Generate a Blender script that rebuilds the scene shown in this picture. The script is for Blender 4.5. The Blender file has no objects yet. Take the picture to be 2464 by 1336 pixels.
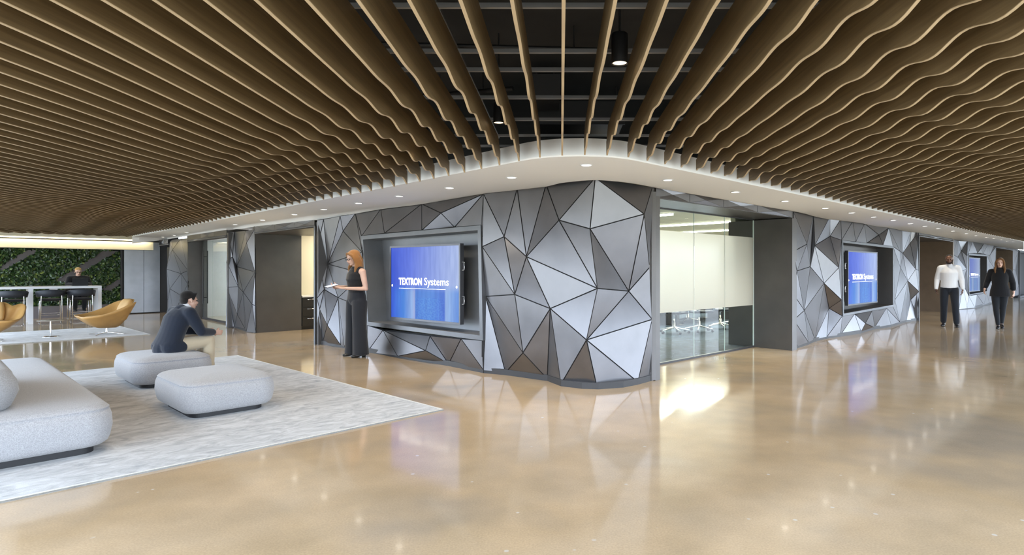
import bpy, bmesh, math, random
from math import sin, cos, pi, radians, sqrt
from mathutils import Vector, Matrix, noise as mnoise
from mathutils.geometry import delaunay_2d_cdt

SC = bpy.context.scene
COL = SC.collection
random.seed(7)

# ------------------------------------------------------------------ camera
F_PX, CX, CY, HC = 1439.0, 1350.0, 650.0, 1.40
W_PX, H_PX = 2464, 1336
cam_d = bpy.data.cameras.new('camera')
cam = bpy.data.objects.new('camera', cam_d)
COL.objects.link(cam)
cam.location = (0, 0, HC)
cam.rotation_euler = (pi / 2, 0, 0)
cam_d.sensor_width = 36.0
cam_d.lens = F_PX / W_PX * 36.0
cam_d.shift_x = (W_PX / 2 - CX) / W_PX
cam_d.shift_y = (CY - H_PX / 2) / W_PX
cam_d.clip_end = 200
SC.camera = cam

def at(px, py, Y):
    """the point of the place seen at a photo pixel, at depth Y in front of the lens"""
    return Vector(((px - CX) / F_PX * Y, Y, HC + (CY - py) / F_PX * Y))

def onfloor(px, py, z=0.0):
    return at(px, py, F_PX * (HC - z) / (py - CY))

# ------------------------------------------------------------------ materials
def lin(r, g, b):
    f = lambda c: c / 12.92 if c <= 0.04045 else ((c + 0.055) / 1.055) ** 2.4
    return (f(r / 255), f(g / 255), f(b / 255), 1)

def new_mat(name):
    m = bpy.data.materials.new(name)
    m.use_nodes = True
    nt = m.node_tree
    return m, nt, nt.nodes['Principled BSDF'], nt.nodes['Material Output']

def pmat(name, col, rough=0.5, metal=0.0, spec=0.5, var=0.0, vscale=(8, 8, 8), bump=0.0, bscale=60, coat=0.0, sheen=0.0):
    """plain procedural material: base colour with a little noise variation and an optional fine bump"""
    m, nt, b, out = new_mat(name)
    b.inputs['Roughness'].default_value = rough
    b.inputs['Metallic'].default_value = metal
    b.inputs['Specular IOR Level'].default_value = spec
    b.inputs['Coat Weight'].default_value = coat
    b.inputs['Sheen Weight'].default_value = sheen
    tc = nt.nodes.new('ShaderNodeTexCoord')
    mp = nt.nodes.new('ShaderNodeMapping')
    mp.inputs['Scale'].default_value = vscale
    nt.links.new(tc.outputs['Object'], mp.inputs['Vector'])
    nz = nt.nodes.new('ShaderNodeTexNoise')
    nz.inputs['Scale'].default_value = 1.0
    nz.inputs['Detail'].default_value = 4
    nt.links.new(mp.outputs[0], nz.inputs['Vector'])
    rp = nt.nodes.new('ShaderNodeValToRGB')
    rp.color_ramp.elements[0].position = 0.3
    rp.color_ramp.elements[1].position = 0.7
    rp.color_ramp.elements[0].color = tuple(c * (1 - var) for c in col[:3]) + (1,)
    rp.color_ramp.elements[1].color = tuple(min(1, c * (1 + var)) for c in col[:3]) + (1,)
    nt.links.new(nz.outputs['Fac'], rp.inputs['Fac'])
    nt.links.new(rp.outputs[0], b.inputs['Base Color'])
    if bump:
        n2 = nt.nodes.new('ShaderNodeTexNoise')
        n2.inputs['Scale'].default_value = bscale
        n2.inputs['Detail'].default_value = 3
        nt.links.new(tc.outputs['Object'], n2.inputs['Vector'])
        bp = nt.nodes.new('ShaderNodeBump')
        bp.inputs['Strength'].default_value = bump
        bp.inputs['Distance'].default_value = 0.01
        nt.links.new(n2.outputs['Fac'], bp.inputs['Height'])
        nt.links.new(bp.outputs[0], b.inputs['Normal'])
    return m

def emat(name, col, strength):
    m, nt, b, out = new_mat(name)
    b.inputs['Base Color'].default_value = col
    b.inputs['Emission Color'].default_value = col
    b.inputs['Emission Strength'].default_value = strength
    return m

# ------------------------------------------------------------------ mesh builder
class MB:
    def __init__(s):
        s.v, s.f, s.m, s.sm = [], [], [], []
    def add(s, verts, faces, mi=0, smooth=False):
        o = len(s.v)
        s.v += [tuple(v) for v in verts]
        for f in faces:
            s.f.append([o + i for i in f]); s.m.append(mi); s.sm.append(smooth)
    def box(s, c, size, rz=0.0, mi=0, M=None):
        x, y, z = (d / 2 for d in size)
        R = M if M else Matrix.Rotation(rz, 3, 'Z')
        vs = [Vector(c) + R @ Vector((sx * x, sy * y, sz * z)) for sz in (-1, 1) for sy in (-1, 1) for sx in (-1, 1)]
        s.add(vs, [(0, 2, 3, 1), (4, 5, 7, 6), (0, 1, 5, 4), (2, 6, 7, 3), (0, 4, 6, 2), (1, 3, 7, 5)], mi)
    def prism(s, poly, z0, z1, mi=0, smooth=False):
        n = len(poly)
        a = sum(poly[i][0] * poly[(i + 1) % n][1] - poly[(i + 1) % n][0] * poly[i][1] for i in range(n))
        if a < 0: poly = poly[::-1]
        vs = [(p[0], p[1], z0) for p in poly] + [(p[0], p[1], z1) for p in poly]
        s.add(vs, [list(range(n - 1, -1, -1)), list(range(n, 2 * n))], mi)
        s.add(vs, [(i, (i + 1) % n, n + (i + 1) % n, n + i) for i in range(n)], mi, smooth)
    def quad(s, a, b, c, d, mi=0):
        s.add([a, b, c, d], [(0, 1, 2, 3)], mi)
    def slab(s, a, b, c, d, t, mi=0):
        """flat plate with corners a b c d, thickness t behind its front face (a b c d counter-clockwise seen from the front)"""
        a, b, c, d = map(Vector, (a, b, c, d))
        n = (b - a).cross(d - a).normalized() * t
        s.add([a, b, c, d, a - n, b - n, c - n, d - n], [(0, 1, 2, 3), (7, 6, 5, 4), (0, 4, 5, 1), (1, 5, 6, 2), (2, 6, 7, 3), (3, 7, 4, 0)], mi)
    def tube(s, pts, r, n=8, mi=0, cap=True, side=None):
        """swept tube; r a number, a list of numbers or a list of (ra, rb) ellipse radii, ra along 'side'"""
        pts = [Vector(p) for p in pts]
        k = len(pts)
        rs = r if isinstance(r, (list, tuple)) and len(r) == k else [r] * k
        ring = []
        prev = None
        for i, p in enumerate(pts):
            t = (pts[min(i + 1, k - 1)] - pts[max(i - 1, 0)]).normalized()
            if side is not None:
                a = Vector(side) - t * Vector(side).dot(t)
            elif prev is None:
                a = t.cross(Vector((0, 0, 1)) if abs(t.z) < 0.9 else Vector((1, 0, 0)))
            else:
                a = prev - t * prev.dot(t)
            a.normalize(); prev = a
            b = t.cross(a)
            ra, rb = rs[i] if isinstance(rs[i], (list, tuple)) else (rs[i], rs[i])
            ring += [p + a * (ra * cos(2 * pi * j / n)) + b * (rb * sin(2 * pi * j / n)) for j in range(n)]
        fs = [(i * n + j, i * n + (j + 1) % n, (i + 1) * n + (j + 1) % n, (i + 1) * n + j) for i in range(k - 1) for j in range(n)]
        s.add(ring, fs, mi, True)
        if cap:
            s.add(ring[:n], [list(range(n - 1, -1, -1))], mi)
            s.add(ring[-n:], [list(range(n))], mi)
    def lathe(s, prof, c=(0, 0, 0), n=24, mi=0, smooth=True, cap=True):
        vs, k = [], len(prof)
        for r, z in prof:
            vs += [(c[0] + r * cos(2 * pi * j / n), c[1] + r * sin(2 * pi * j / n), c[2] + z) for j in range(n)]
        fs = [(i * n + j, i * n + (j + 1) % n, (i + 1) * n + (j + 1) % n, (i + 1) * n + j) for i in range(k - 1) for j in range(n)]
        s.add(vs, fs, mi, smooth)
        if cap and prof[0][0] > 1e-6: s.add(vs[:n], [list(range(n - 1, -1, -1))], mi)
        if cap and prof[-1][0] > 1e-6: s.add(vs[-n:], [list(range(n))], mi)
    def ball(s, c, r, n=12, mi=0, R=None):
        rx, ry, rz = r if isinstance(r, (list, tuple)) else (r, r, r)
        vs, fs = [], []
        m = n // 2 + 1
        for i in range(1, m):
            th = pi * i / m
            for j in range(n):
                p = Vector((rx * sin(th) * cos(2 * pi * j / n), ry * sin(th) * sin(2 * pi * j / n), rz * cos(th)))
                vs.append(Vector(c) + (R @ p if R else p))
        top = Vector((0, 0, rz)); bot = Vector((0, 0, -rz))
        vs.append(Vector(c) + (R @ top if R else top)); vs.append(Vector(c) + (R @ bot if R else bot))
        T, B = len(vs) - 2, len(vs) - 1
        for i in range(m - 2):
            for j in range(n):
                fs.append((i * n + j, (i + 1) * n + j, (i + 1) * n + (j + 1) % n, i * n + (j + 1) % n))
        for j in range(n):
            fs.append((T, j, (j + 1) % n))
            fs.append((B, (m - 2) * n + (j + 1) % n, (m - 2) * n + j))
        s.add(vs, fs, mi, True)
    def mesh(s, name, mats):
        me = bpy.data.meshes.new(name)
        me.from_pydata(s.v, [], s.f)
        for m in (mats if isinstance(mats, (list, tuple)) else [mats]): me.materials.append(m)
        me.polygons.foreach_set('material_index', s.m)
        me.polygons.foreach_set('use_smooth', s.sm)
        me.update()
        return me
    def build(s, name, mats, parent=None, loc=None, rz=0.0):
        o = bpy.data.objects.new(name, s.mesh(name, mats))
        COL.objects.link(o)
        if parent is not None: o.parent = parent
        if loc is not None: o.location = loc
        if rz: o.rotation_euler.z = rz
        return o

def tag(o, label=None, cat=None, group=None, kind=None):
    if label: o['label'] = label
    if cat: o['category'] = cat
    if group: o['group'] = group
    if kind: o['kind'] = kind
    return o

def empty(name, loc=(0, 0, 0), rz=0.0):
    o = bpy.data.objects.new(name, None)
    COL.objects.link(o)
    o.location = loc
    o.rotation_euler.z = rz
    o.empty_display_size = 0.1
    return o

def copy_tree(o, parent=None):
    c = o.copy(); COL.objects.link(c)
    if parent is not None:
        c.parent = parent
    for ch in [x for x in COL.objects if x.parent == o]:
        copy_tree(ch, c)
    return c

def interp(tab, x):
    if x <= tab[0][0]: i = 0
    elif x >= tab[-1][0]: i = len(tab) - 2
    else: i = max(k for k in range(len(tab) - 1) if tab[k][0] <= x)
    (x0, y0), (x1, y1) = tab[i], tab[i + 1]
    return y0 + (y1 - y0) * (x - x0) / (x1 - x0)

def smooth01(t):
    t = max(0.0, min(1.0, t)); return t * t * (3 - 2 * t)

S2 = sqrt(0.5)
UL = Vector((-S2, S2, 0))      # along the wall that runs to the rear left
UR = Vector((S2, S2, 0))       # along the wall that runs to the rear right
# ------------------------------------------------------------------ faceted metal wall: panel corners surveyed on the photo
# foot of the wall on the floor: photo column -> photo row, which fixes its plan
FOOT = [(385, 757), (402, 756.5), (452, 768), (545, 789), (566, 789), (592, 799), (613, 802), (757, 829), (775, 830), (806, 834.5), (838, 840), (884, 849),
        (957, 861), (1080, 882), (1163, 899), (1217, 904), (1317, 918), (1350, 931), (1400, 937), (1440, 938.5),
        (1500, 934), (1535, 927), (1571, 917), (1910, 842), (1945, 830), (1961, 823), (1989, 815), (2022, 811),
        (2072, 803), (2104, 793), (2144, 787), (2165, 780), (2181, 775), (2211, 772), (2293, 752), (2306, 745),
        (2348, 741.5), (2380, 732), (2393, 728.5), (2437, 720), (2464, 716)]
def foot_depth(px):
    return F_PX * HC / (interp(FOOT, px) - CY)

SECT = {}
def section(name, ox, oy, sc, verts, tris, outline):
    d = {}
    for item in verts.split(';'):
        item = item.strip()
        if not item: continue
        n, x, y = item.split()
        d[n] = (ox + float(x) / sc, oy + float(y) / sc)
    SECT[name] = (d, [t.split() for t in tris.split(';') if t.strip()], outline.split())

section('corner', 1120, 400, 2.386,
 'T0 103 158;T1 297 128;T2 463 105;T3 745 65;T4 1075 118;i 1058 580;n 1072 880;B6 1072 1215;B5 990 1240;B4 755 1268;B3 548 1252;B2 470 1222;B1 230 1185;B0 103 1175;'
 'a 222 405;b 350 520;c 537 310;d 715 360;e 1027 275;f 96 463;g 758 702;h 937 718;j 283 737;k 116 748;l 487 818;m 695 998;o 330 1072;NT 92 339;NB 105 1001',
 'T0 NT f;T0 f a;T0 T1 a;T1 b a;T1 T2 b;T2 c b;T2 T3 c;T3 d c;T3 e d;T3 T4 e;c d g;c g b;d h g;d e h;e T4 i;e i h;f a j;f j k;a b j;b l j;b g l;g m l;g h m;h n m;h i n;k j o;j l o;k o B1;k B1 B0;k NB B0;o l B2;o B2 B1;l B3 B2;l m B3;m B4 B3;m B5 B4;m n B5;n B6 B5;f k NB',
 'T0 T1 T2 T3 T4 i n B6 B5 B4 B3 B2 B1 B0 NB f NT')
section('niche', 740, 420, 2.783,
 'L0 62 305;L1 108 300;L2 218 278;L3 320 262;U1 490 232;U2 765 197;U3 1178 130;NR 1165 340;NL 362 412;ML 365 520;KL 378 665;JL 388 900;NB 400 1010;NC 1180 1112;'
 'B0 1178 1311;Y2 945 1268;Y1 603 1218;Bd 400 1190;Bc 246 1155;Bb 222 1145;Ba 100 1125;Bz 62 1132;E 62 515;G 62 830;'
 'p 135 600;q 238 380;r 205 825;s 82 905;t 132 1010;u 112 770;V1 515 394;V2 765 374;V3 985 354;W 893 258;X1 505 1043;X2 820 1081;X3 1028 1101;Z 790 1180',
 'L0 L1 E;L1 p E;L1 L2 p;L2 q p;L2 L3 q;L3 NL ML;L3 ML q;q ML p;p ML KL;E p u;p r u;p KL r;KL JL r;E u G;u s G;u t s;u r t;r Bb t;t Bb Ba;s t Ba;s Ba Bz;G s Bz;r JL Bc;r Bc Bb;JL NB Bd;JL Bd Bc;'
 'L3 U1 NL;U1 V1 NL;U1 U2 V1;U2 V2 V1;U2 W V2;U2 U3 W;W V3 V2;W U3 V3;U3 NR V3;NB X1 Bd;X1 Y1 Bd;X1 Z Y1;X1 X2 Z;X2 Y2 Z;X2 X3 Y2;Z Y2 Y1;X3 B0 Y2;X3 NC B0',
 'L0 L1 L2 L3 U1 U2 U3 NR V3 V2 V1 NL ML KL JL NB X1 X2 X3 NC B0 Y2 Y1 Bd Bc Bb Ba Bz G E')
section('pier', 340, 520, 3.711,
 'b0 775 148;b1 830 140;b2 930 130;b3 1012 116;m4 1015 500;q 1018 800;c4 1022 1045;c3 937 1033;c2 925 1005;c1 832 990;c0 752 992;m6 762 638;m2 757 400;'
 'm1 815 365;m3 853 452;m5 865 630;m7 910 680;m8 990 790;m9 857 880;n0 940 240',
 'b0 m1 m2;b0 b1 m1;b1 m3 m1;b1 b2 m3;b2 n0 m3;b2 b3 n0;b3 m4 n0;n0 m4 m3;m1 m3 m5;m2 m1 m5;m2 m5 m6;m3 m7 m5;m3 m4 m7;m4 m8 m7;m4 q m8;m6 m5 m9;m6 m9 c1;m6 c1 c0;m5 m7 m9;m7 c2 m9;m9 c2 c1;m7 m8 c3;m7 c3 c2;m8 q c4;m8 c4 c3',
 'b0 b1 b2 b3 m4 q c4 c3 c2 c1 c0 m6 m2')
section('far_pier', 370, 540, 5.564,
 'a0 215 235;a1 245 205;a2 360 190;a3 455 185;c 458 620;v 455 800;w 455 1000;h3 455 1270;h2 350 1245;h1 265 1225;h0 180 1215;f0 185 1020;d 172 600;z 205 420;b 250 340;e 365 660;f 215 865;g 378 960',
 'a0 a1 b;a0 b z;z b d;a1 a2 b;a2 c b;a2 a3 c;b c e;b e d;d e f;e g f;c v e;e v g;f g h1;f h1 h0;d f f0;f h0 f0;g h2 h1;g v w;g w h2;w h3 h2',
 'a0 a1 a2 a3 c v w h3 h2 h1 h0 f0 d z')
section('right', 1880, 480, 3.517,
 'D0 103 105;D1 272 130;D2 412 148;D3 505 162;D4 605 185;D5 705 205;D6 910 240;D7 1022 255;D8 1100 262;D9 1160 278;ee 1163 600;ef 1165 780;s6 1165 1020;s5 1060 1022;s4 1003 1040;s3 930 1063;s2 790 1086;s1 675 1122;s0 500 1150;'
 'ls 385 1165;lr 285 1187;lq 230 1210;lz 108 1258;lp 106 1020;ll 104 805;la 103 440;'
 'lb 218 378;lh 133 605;li 245 570;le 283 390;lf 412 312;lg 487 578;lk 362 710;lm 195 940;ln 403 922;lo 510 850;NL 510 345;BL 517 988;BR 945 908;TR 945 398;'
 'h1 630 360;h2 722 371;h3 825 300;h4 862 387;e1 620 969;e2 770 941;e3 890 919;e4 712 1050;g1 1005 440;g2 1008 577;g3 1028 455;g4 1138 590;g5 1070 690;g6 962 850;g7 1095 850;g9 1090 370',
 'D0 D1 lb;D0 lb la;D1 le li;D1 li lb;la lb lh;lb li lh;D1 D2 le;D2 lf le;D2 D3 lf;D3 NL lf;le lf lg;lf NL lg;le lg lk;le lk li;lh li lm;li lk lm;lg lo lk;lk lo ln;lk ln lr;lk lr lm;lm lr lq;lm lq lp;la lh ll;lh lm ll;ll lm lp;lp lq lz;ln lo BL;ln BL ls;BL s0 ls;ln ls lr;lg NL lo;'
 'D3 D4 NL;D4 h1 NL;D4 D5 h1;D5 h2 h1;D5 D6 h3;D5 h3 h2;h3 h4 h2;D6 h4 h3;D6 TR h4;D6 D7 g1;D6 g1 TR;D7 D8 g3;D7 g3 g1;D8 D9 g9;D8 g9 g3;D9 g4 g9;g9 g4 g3;g1 g3 g2;TR g1 g2;g3 g4 g5;g3 g5 g2;D9 ee g4;ee ef g4;g4 ef g5;TR g2 g6;TR g6 BR;g2 g5 g6;BR g6 s4;g6 g5 s4;g5 ef g7;g5 g7 s5;g5 s5 s4;g7 ef s6;g7 s6 s5;'
 'BL e1 s0;e1 s1 s0;e1 e4 s1;e1 e2 e4;e4 s2 s1;e2 s2 e4;e2 e3 s2;e3 s3 s2;e3 BR s4;e3 s4 s3',
 'D0 D1 D2 D3 D4 D5 D6 D7 D8 D9 ee ef s6 s5 s4 s3 BR h4 h2 h1 NL lg lo BL s0 ls lr lq lz lp ll la')
SECT['right'] = (SECT['right'][0], SECT['right'][1], 'D0 D1 D2 D3 D4 D5 D6 D7 D8 D9 ee ef s6 s5 s4 s3 s2 s1 s0 ls lr lq lz lp ll la'.split())
section('far_right', 2280, 550, 6.364,
 'A0 90 160;A1 155 155;A2 310 175;A3 385 200;A4 560 225;A5 625 235;A6 720 250;A7 745 275;r1 735 600;r2 715 1130;r3 640 1138;k3 560 1172;k2 420 1215;k1 300 1225;k0 175 1240;w2 120 1215;w1 90 700;w0 85 400;'
 'm1 155 440;m2 215 340;m3 290 620;m4 300 420;NL 318 385;BL 325 1035;BR 600 985;TR 600 405;m5 130 700;m6 240 860;m7 180 900;n1 460 375;n2 515 305;n3 545 385;n4 650 410;n5 710 600;n6 635 490;n7 640 800;n8 450 1010',
 'A0 A1 w0;A1 m2 m1;A1 A2 m2;A1 m1 w0;A2 m4 m2;A2 A3 m4;A3 NL m4;m2 m4 m3;m1 m2 m3;m1 m3 m5;w0 m1 m5;w0 m5 w1;m5 m3 m6;m5 m6 m7;w1 m5 m7;w1 m7 w2;m7 m6 k0;w2 m7 k0;m6 BL k1;m6 k1 k0;m3 BL m6;A3 n1 NL;A3 A4 n1;A4 n2 n1;n2 n3 n1;A4 A5 n3;A4 n3 n2;A5 TR n3;A5 A6 n4;A5 n4 TR;A6 A7 n4;A7 n5 n4;A7 r1 n5;n4 n5 n6;TR n4 n6;n6 n5 n7;TR n6 n7;TR n7 BR;n7 r2 r3;n5 r1 n7;r1 r2 n7;BR n7 r3;BR r3 k3;BL n8 k2;BL k2 k1;n8 BR k3;n8 k3 k2',
 'A0 A1 A2 A3 A4 A5 A6 A7 r1 r2 r3 k3 k2 k1 k0 w2 w1 w0')
section('end_right', 2280, 550, 6.364,
 'A0 1000 300;A1 1080 300;B1 1085 360;B2 1040 640;B3 1090 880;B4 1090 1020;B5 1005 1040;B6 1000 620;c 1030 480',
 'A0 A1 B1;A0 B1 c;B1 B2 c;A0 c B6;c B2 B6;B2 B3 B5;B6 B2 B5;B3 B4 B5', 'A0 A1 B1 B2 B3 B4 B5 B6')
HOLES = {'right': ['NL', 'TR', 'BR', 'BL'], 'far_right': ['NL', 'TR', 'BR', 'BL']}
BUMP = {'corner': {'T1': 0.04, 'T2': -0.07, 'T3': -0.014, 'T4': 0.016, 'i': 0.07, 'n': 0.047, 'B6': -0.068, 'B5': -0.063, 'B4': -0.062, 'B3': -0.07, 'B2': -0.062, 'B1': -0.069, 'a': 0.104, 'b': 0.083, 'c': -0.133, 'd': -0.062, 'e': 0.181, 'g': 0.054, 'h': -0.235, 'j': 0.239, 'k': -0.068, 'l': 0.064, 'm': 0.073, 'o': 0.177}, 'niche': {'L0': 0.07, 'L1': 0.009, 'L2': 0.07, 'L3': -0.07, 'U1': -0.07, 'U2': -0.07, 'ML': 0.07, 'KL': 0.016, 'JL': 0.07, 'Y2': -0.07, 'Y1': 0.07, 'Bd': -0.07, 'Bc': 0.067, 'Bb': 0.024, 'Ba': -0.07, 'Bz': -0.044, 'E': -0.07, 'G': 0.07, 'p': -0.239, 'q': -0.096, 'r': -0.084, 's': 0.061, 't': 0.238, 'u': -0.07, 'V1': 0.07, 'V2': 0.07, 'V3': -0.07, 'W': 0.098, 'X1': -0.07, 'X2': 0.017, 'X3': 0.07, 'Z': 0.154}, 'pier': {'m1': 0.06, 'm3': -0.07, 'm5': 0.07, 'm7': -0.05, 'm8': 0.06, 'm9': 0.05, 'n0': 0.06, 'b1': -0.02, 'b2': 0.02, 'c1': 0.02, 'm4': 0.02}, 'far_pier': {'b': 0.07, 'c': -0.02, 'e': 0.08, 'f': -0.05, 'd': 0.03, 'g': 0.05, 'a1': -0.02, 'a2': 0.03, 'v': 0.02}, 'right': {'D0': -0.056, 'D1': -0.056, 'D2': 0.055, 'D3': -0.056, 'D4': -0.056, 'D5': -0.056, 'D6': 0.056, 'D7': -0.048, 'D8': -0.042, 'D9': -0.055, 'ee': 0.033, 'ef': 0.056, 's6': -0.056, 's5': 0.002, 's4': 0.056, 's3': 0.056, 's2': -0.055, 's1': -0.043, 's0': -0.053, 'ls': 0.054, 'lr': -0.056, 'lq': 0.051, 'lz': -0.056, 'lp': 0.056, 'll': -0.056, 'la': 0.056, 'lb': 0.192, 'lh': 0.161, 'li': -0.185, 'le': 0.147, 'lf': -0.189, 'lg': 0.19, 'lk': 0.191, 'lm': 0.057, 'ln': -0.191, 'lo': 0.162, 'h3': -0.191, 'h4': 0.024, 'e1': -0.183, 'e2': 0.096, 'e3': 0.013, 'e4': 0.192, 'g1': 0.016, 'g2': -0.192, 'g3': -0.192, 'g4': 0.191, 'g5': 0.192, 'g6': -0.044, 'g7': -0.192, 'g9': -0.135}, 'far_right': {'A0': -0.028, 'A1': 0.005, 'A2': 0.032, 'A3': -0.056, 'A4': -0.02, 'A5': 0.013, 'A6': -0.056, 'A7': 0.056, 'r1': 0.032, 'r2': 0.004, 'r3': 0.003, 'k3': -0.011, 'k2': -0.01, 'k1': 0.047, 'k0': 0.056, 'w2': -0.022, 'w1': -0.054, 'w0': -0.016, 'm1': 0.046, 'm2': -0.115, 'm3': 0.192, 'm4': 0.189, 'm5': -0.192, 'm6': -0.105, 'm7': -0.192, 'n1': 0.192, 'n2': 0.188, 'n3': 0.108, 'n4': 0.009, 'n5': 0.092, 'n6': 0.136, 'n7': 0.029}, 'end_right': {'c': 0.06, 'B2': -0.03}}

def inside(p, poly):
    c = False
    n = len(poly)
    for i in range(n):
        (x0, y0), (x1, y1) = poly[i], poly[(i + 1) % n]
        if (y0 > p[1]) != (y1 > p[1]) and p[0] < (x1 - x0) * (p[1] - y0) / (y1 - y0) + x0: c = not c
    return c

def triangulate(sec):
    """panel triangles of one stretch of wall: (list of 2-D corners, their names, triangles)"""
    d, tris, outl = SECT[sec]
    names = list(d)
    idx = {n: i for i, n in enumerate(names)}
    edges = set()
    for t in tris:
        for i in range(3): edges.add(tuple(sorted((idx[t[i]], idx[t[(i + 1) % 3]]))))
    loops = [outl] + ([HOLES[sec]] if sec in HOLES else [])
    for lp in loops:
        for i in range(len(lp)): edges.add(tuple(sorted((idx[lp[i]], idx[lp[(i + 1) % len(lp)]]))))
    vo, eo, fo, ov, oe, of = delaunay_2d_cdt([Vector(d[n]) for n in names], sorted(edges), [], 0, 1e-3, True)
    op = [d[n] for n in outl]
    hp = [d[n] for n in HOLES[sec]] if sec in HOLES else None
    nm = [names[ov[i][0]] if ov[i] else None for i in range(len(vo))]
    out = []
    for f in fo:
        c = sum((vo[i] for i in f), Vector((0, 0))) / 3
        if inside(c, op) and not (hp and inside(c, hp)): out.append(tuple(f))
    return [tuple(v) for v in vo], nm, out

def bump_of(sec, name, p):
    b = BUMP.get(sec, {})
    if name in b: return b[name]
    return 0.0
# ------------------------------------------------------------------ materials of the place
def metal_panel(name, col, rough=0.36, metal=0.9):
    m, nt, b, out = new_mat(name)
    b.inputs['Metallic'].default_value = metal
    tc = nt.nodes.new('ShaderNodeTexCoord')
    mp = nt.nodes.new('ShaderNodeMapping'); mp.inputs['Scale'].default_value = (3, 3, 3)
    nt.links.new(tc.outputs['Object'], mp.inputs['Vector'])
    nz = nt.nodes.new('ShaderNodeTexNoise'); nz.inputs['Scale'].default_value = 1.2; nz.inputs['Detail'].default_value = 5
    nt.links.new(mp.outputs[0], nz.inputs['Vector'])
    r1 = nt.nodes.new('ShaderNodeValToRGB')
    r1.color_ramp.elements[0].position = .3; r1.color_ramp.elements[1].position = .7
    r1.color_ramp.elements[0].color = tuple(c * .92 for c in col[:3]) + (1,)
    r1.color_ramp.elements[1].color = tuple(c * 1.08 for c in col[:3]) + (1,)
    nt.links.new(nz.outputs['Fac'], r1.inputs['Fac']); nt.links.new(r1.outputs[0], b.inputs['Base Color'])
    mr = nt.nodes.new('ShaderNodeMapRange')
    mr.inputs['To Min'].default_value = rough - .05; mr.inputs['To Max'].default_value = rough + .05
    nt.links.new(nz.outputs['Fac'], mr.inputs['Value']); nt.links.new(mr.outputs[0], b.inputs['Roughness'])
    return m

M_PANEL = metal_panel('brushed_metal_panel', (.185, .185, .198, 1))
M_GAP = pmat('dark_panel_joint', (.02, .02, .022, 1), .8)
M_JAMB = metal_panel('dark_bronze_metal', (.118, .113, .112, 1), .42, .75)
M_BROWN = metal_panel('brown_bronze_metal', (.22, .17, .125, 1), .42, .7)
M_FRAME = metal_panel('steel_frame_metal', (.15, .155, .165, 1), .40, .85)
M_DARK = pmat('dark_grey_paint', (.035, .036, .04, 1), .5)
M_BLACK = pmat('black_paint', (.012, .012, .014, 1), .55)
M_DECK = pmat('black_ceiling_deck', (.016, .016, .017, 1), .85, var=.5, vscale=(2, 2, 2))
M_WHITE = pmat('white_plaster', (.80, .83, .88, 1), .75)
M_CREAM = pmat('cream_paint', (.72, .68, .55, 1), .7)
M_GREY = pmat('grey_metal_rail', (.30, .30, .31, 1), .45, .5)
M_CHROME = pmat('polished_chrome', (.8, .8, .82, 1), .12, 1.0)
M_LAMP = emat('lamp_lens', (1, .93, .82, 1), 9.0)
M_LAMPD = emat('dim_lamp_lens', (1, .9, .75, 1), .8)
M_COVE = emat('cove_light_strip', (1, .88, .58, 1), 4.5)
M_STRIP = emat('linear_light_lens', (1, .95, .80, 1), 7.0)

def wood(name, a, b_, rough=.5):
    m, nt, b, out = new_mat(name)
    b.inputs['Roughness'].default_value = rough
    b.inputs['Specular IOR Level'].default_value = .3
    tc = nt.nodes.new('ShaderNodeTexCoord')
    oi = nt.nodes.new('ShaderNodeObjectInfo')
    mp = nt.nodes.new('ShaderNodeMapping'); mp.inputs['Scale'].default_value = (30, 1.1, 45)
    ad = nt.nodes.new('ShaderNodeVectorMath'); ad.operation = 'ADD'
    ml = nt.nodes.new('ShaderNodeMath'); ml.operation = 'MULTIPLY'; ml.inputs[1].default_value = 37.0
    nt.links.new(oi.outputs['Random'], ml.inputs[0])
    nt.links.new(tc.outputs['Object'], mp.inputs['Vector'])
    nt.links.new(mp.outputs[0], ad.inputs[0]); nt.links.new(ml.outputs[0], ad.inputs[1])
    nz = nt.nodes.new('ShaderNodeTexNoise'); nz.inputs['Scale'].default_value = 1.0; nz.inputs['Detail'].default_value = 6; nz.inputs['Roughness'].default_value = .65
    nt.links.new(ad.outputs[0], nz.inputs['Vector'])
    rp = nt.nodes.new('ShaderNodeValToRGB')
    rp.color_ramp.elements[0].position = .3; rp.color_ramp.elements[1].position = .72
    rp.color_ramp.elements[0].color = a; rp.color_ramp.elements[1].color = b_
    nt.links.new(nz.outputs['Fac'], rp.inputs['Fac'])
    nt.links.new(rp.outputs[0], b.inputs['Base Color'])
    return m
M_WOOD = wood('walnut_veneer', (.112, .076, .038, 1), (.198, .139, .071, 1))
M_EDGE = pmat('maple_edge_band', (.47, .365, .24, 1), .5, var=.08, vscale=(20, 2, 20))

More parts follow.
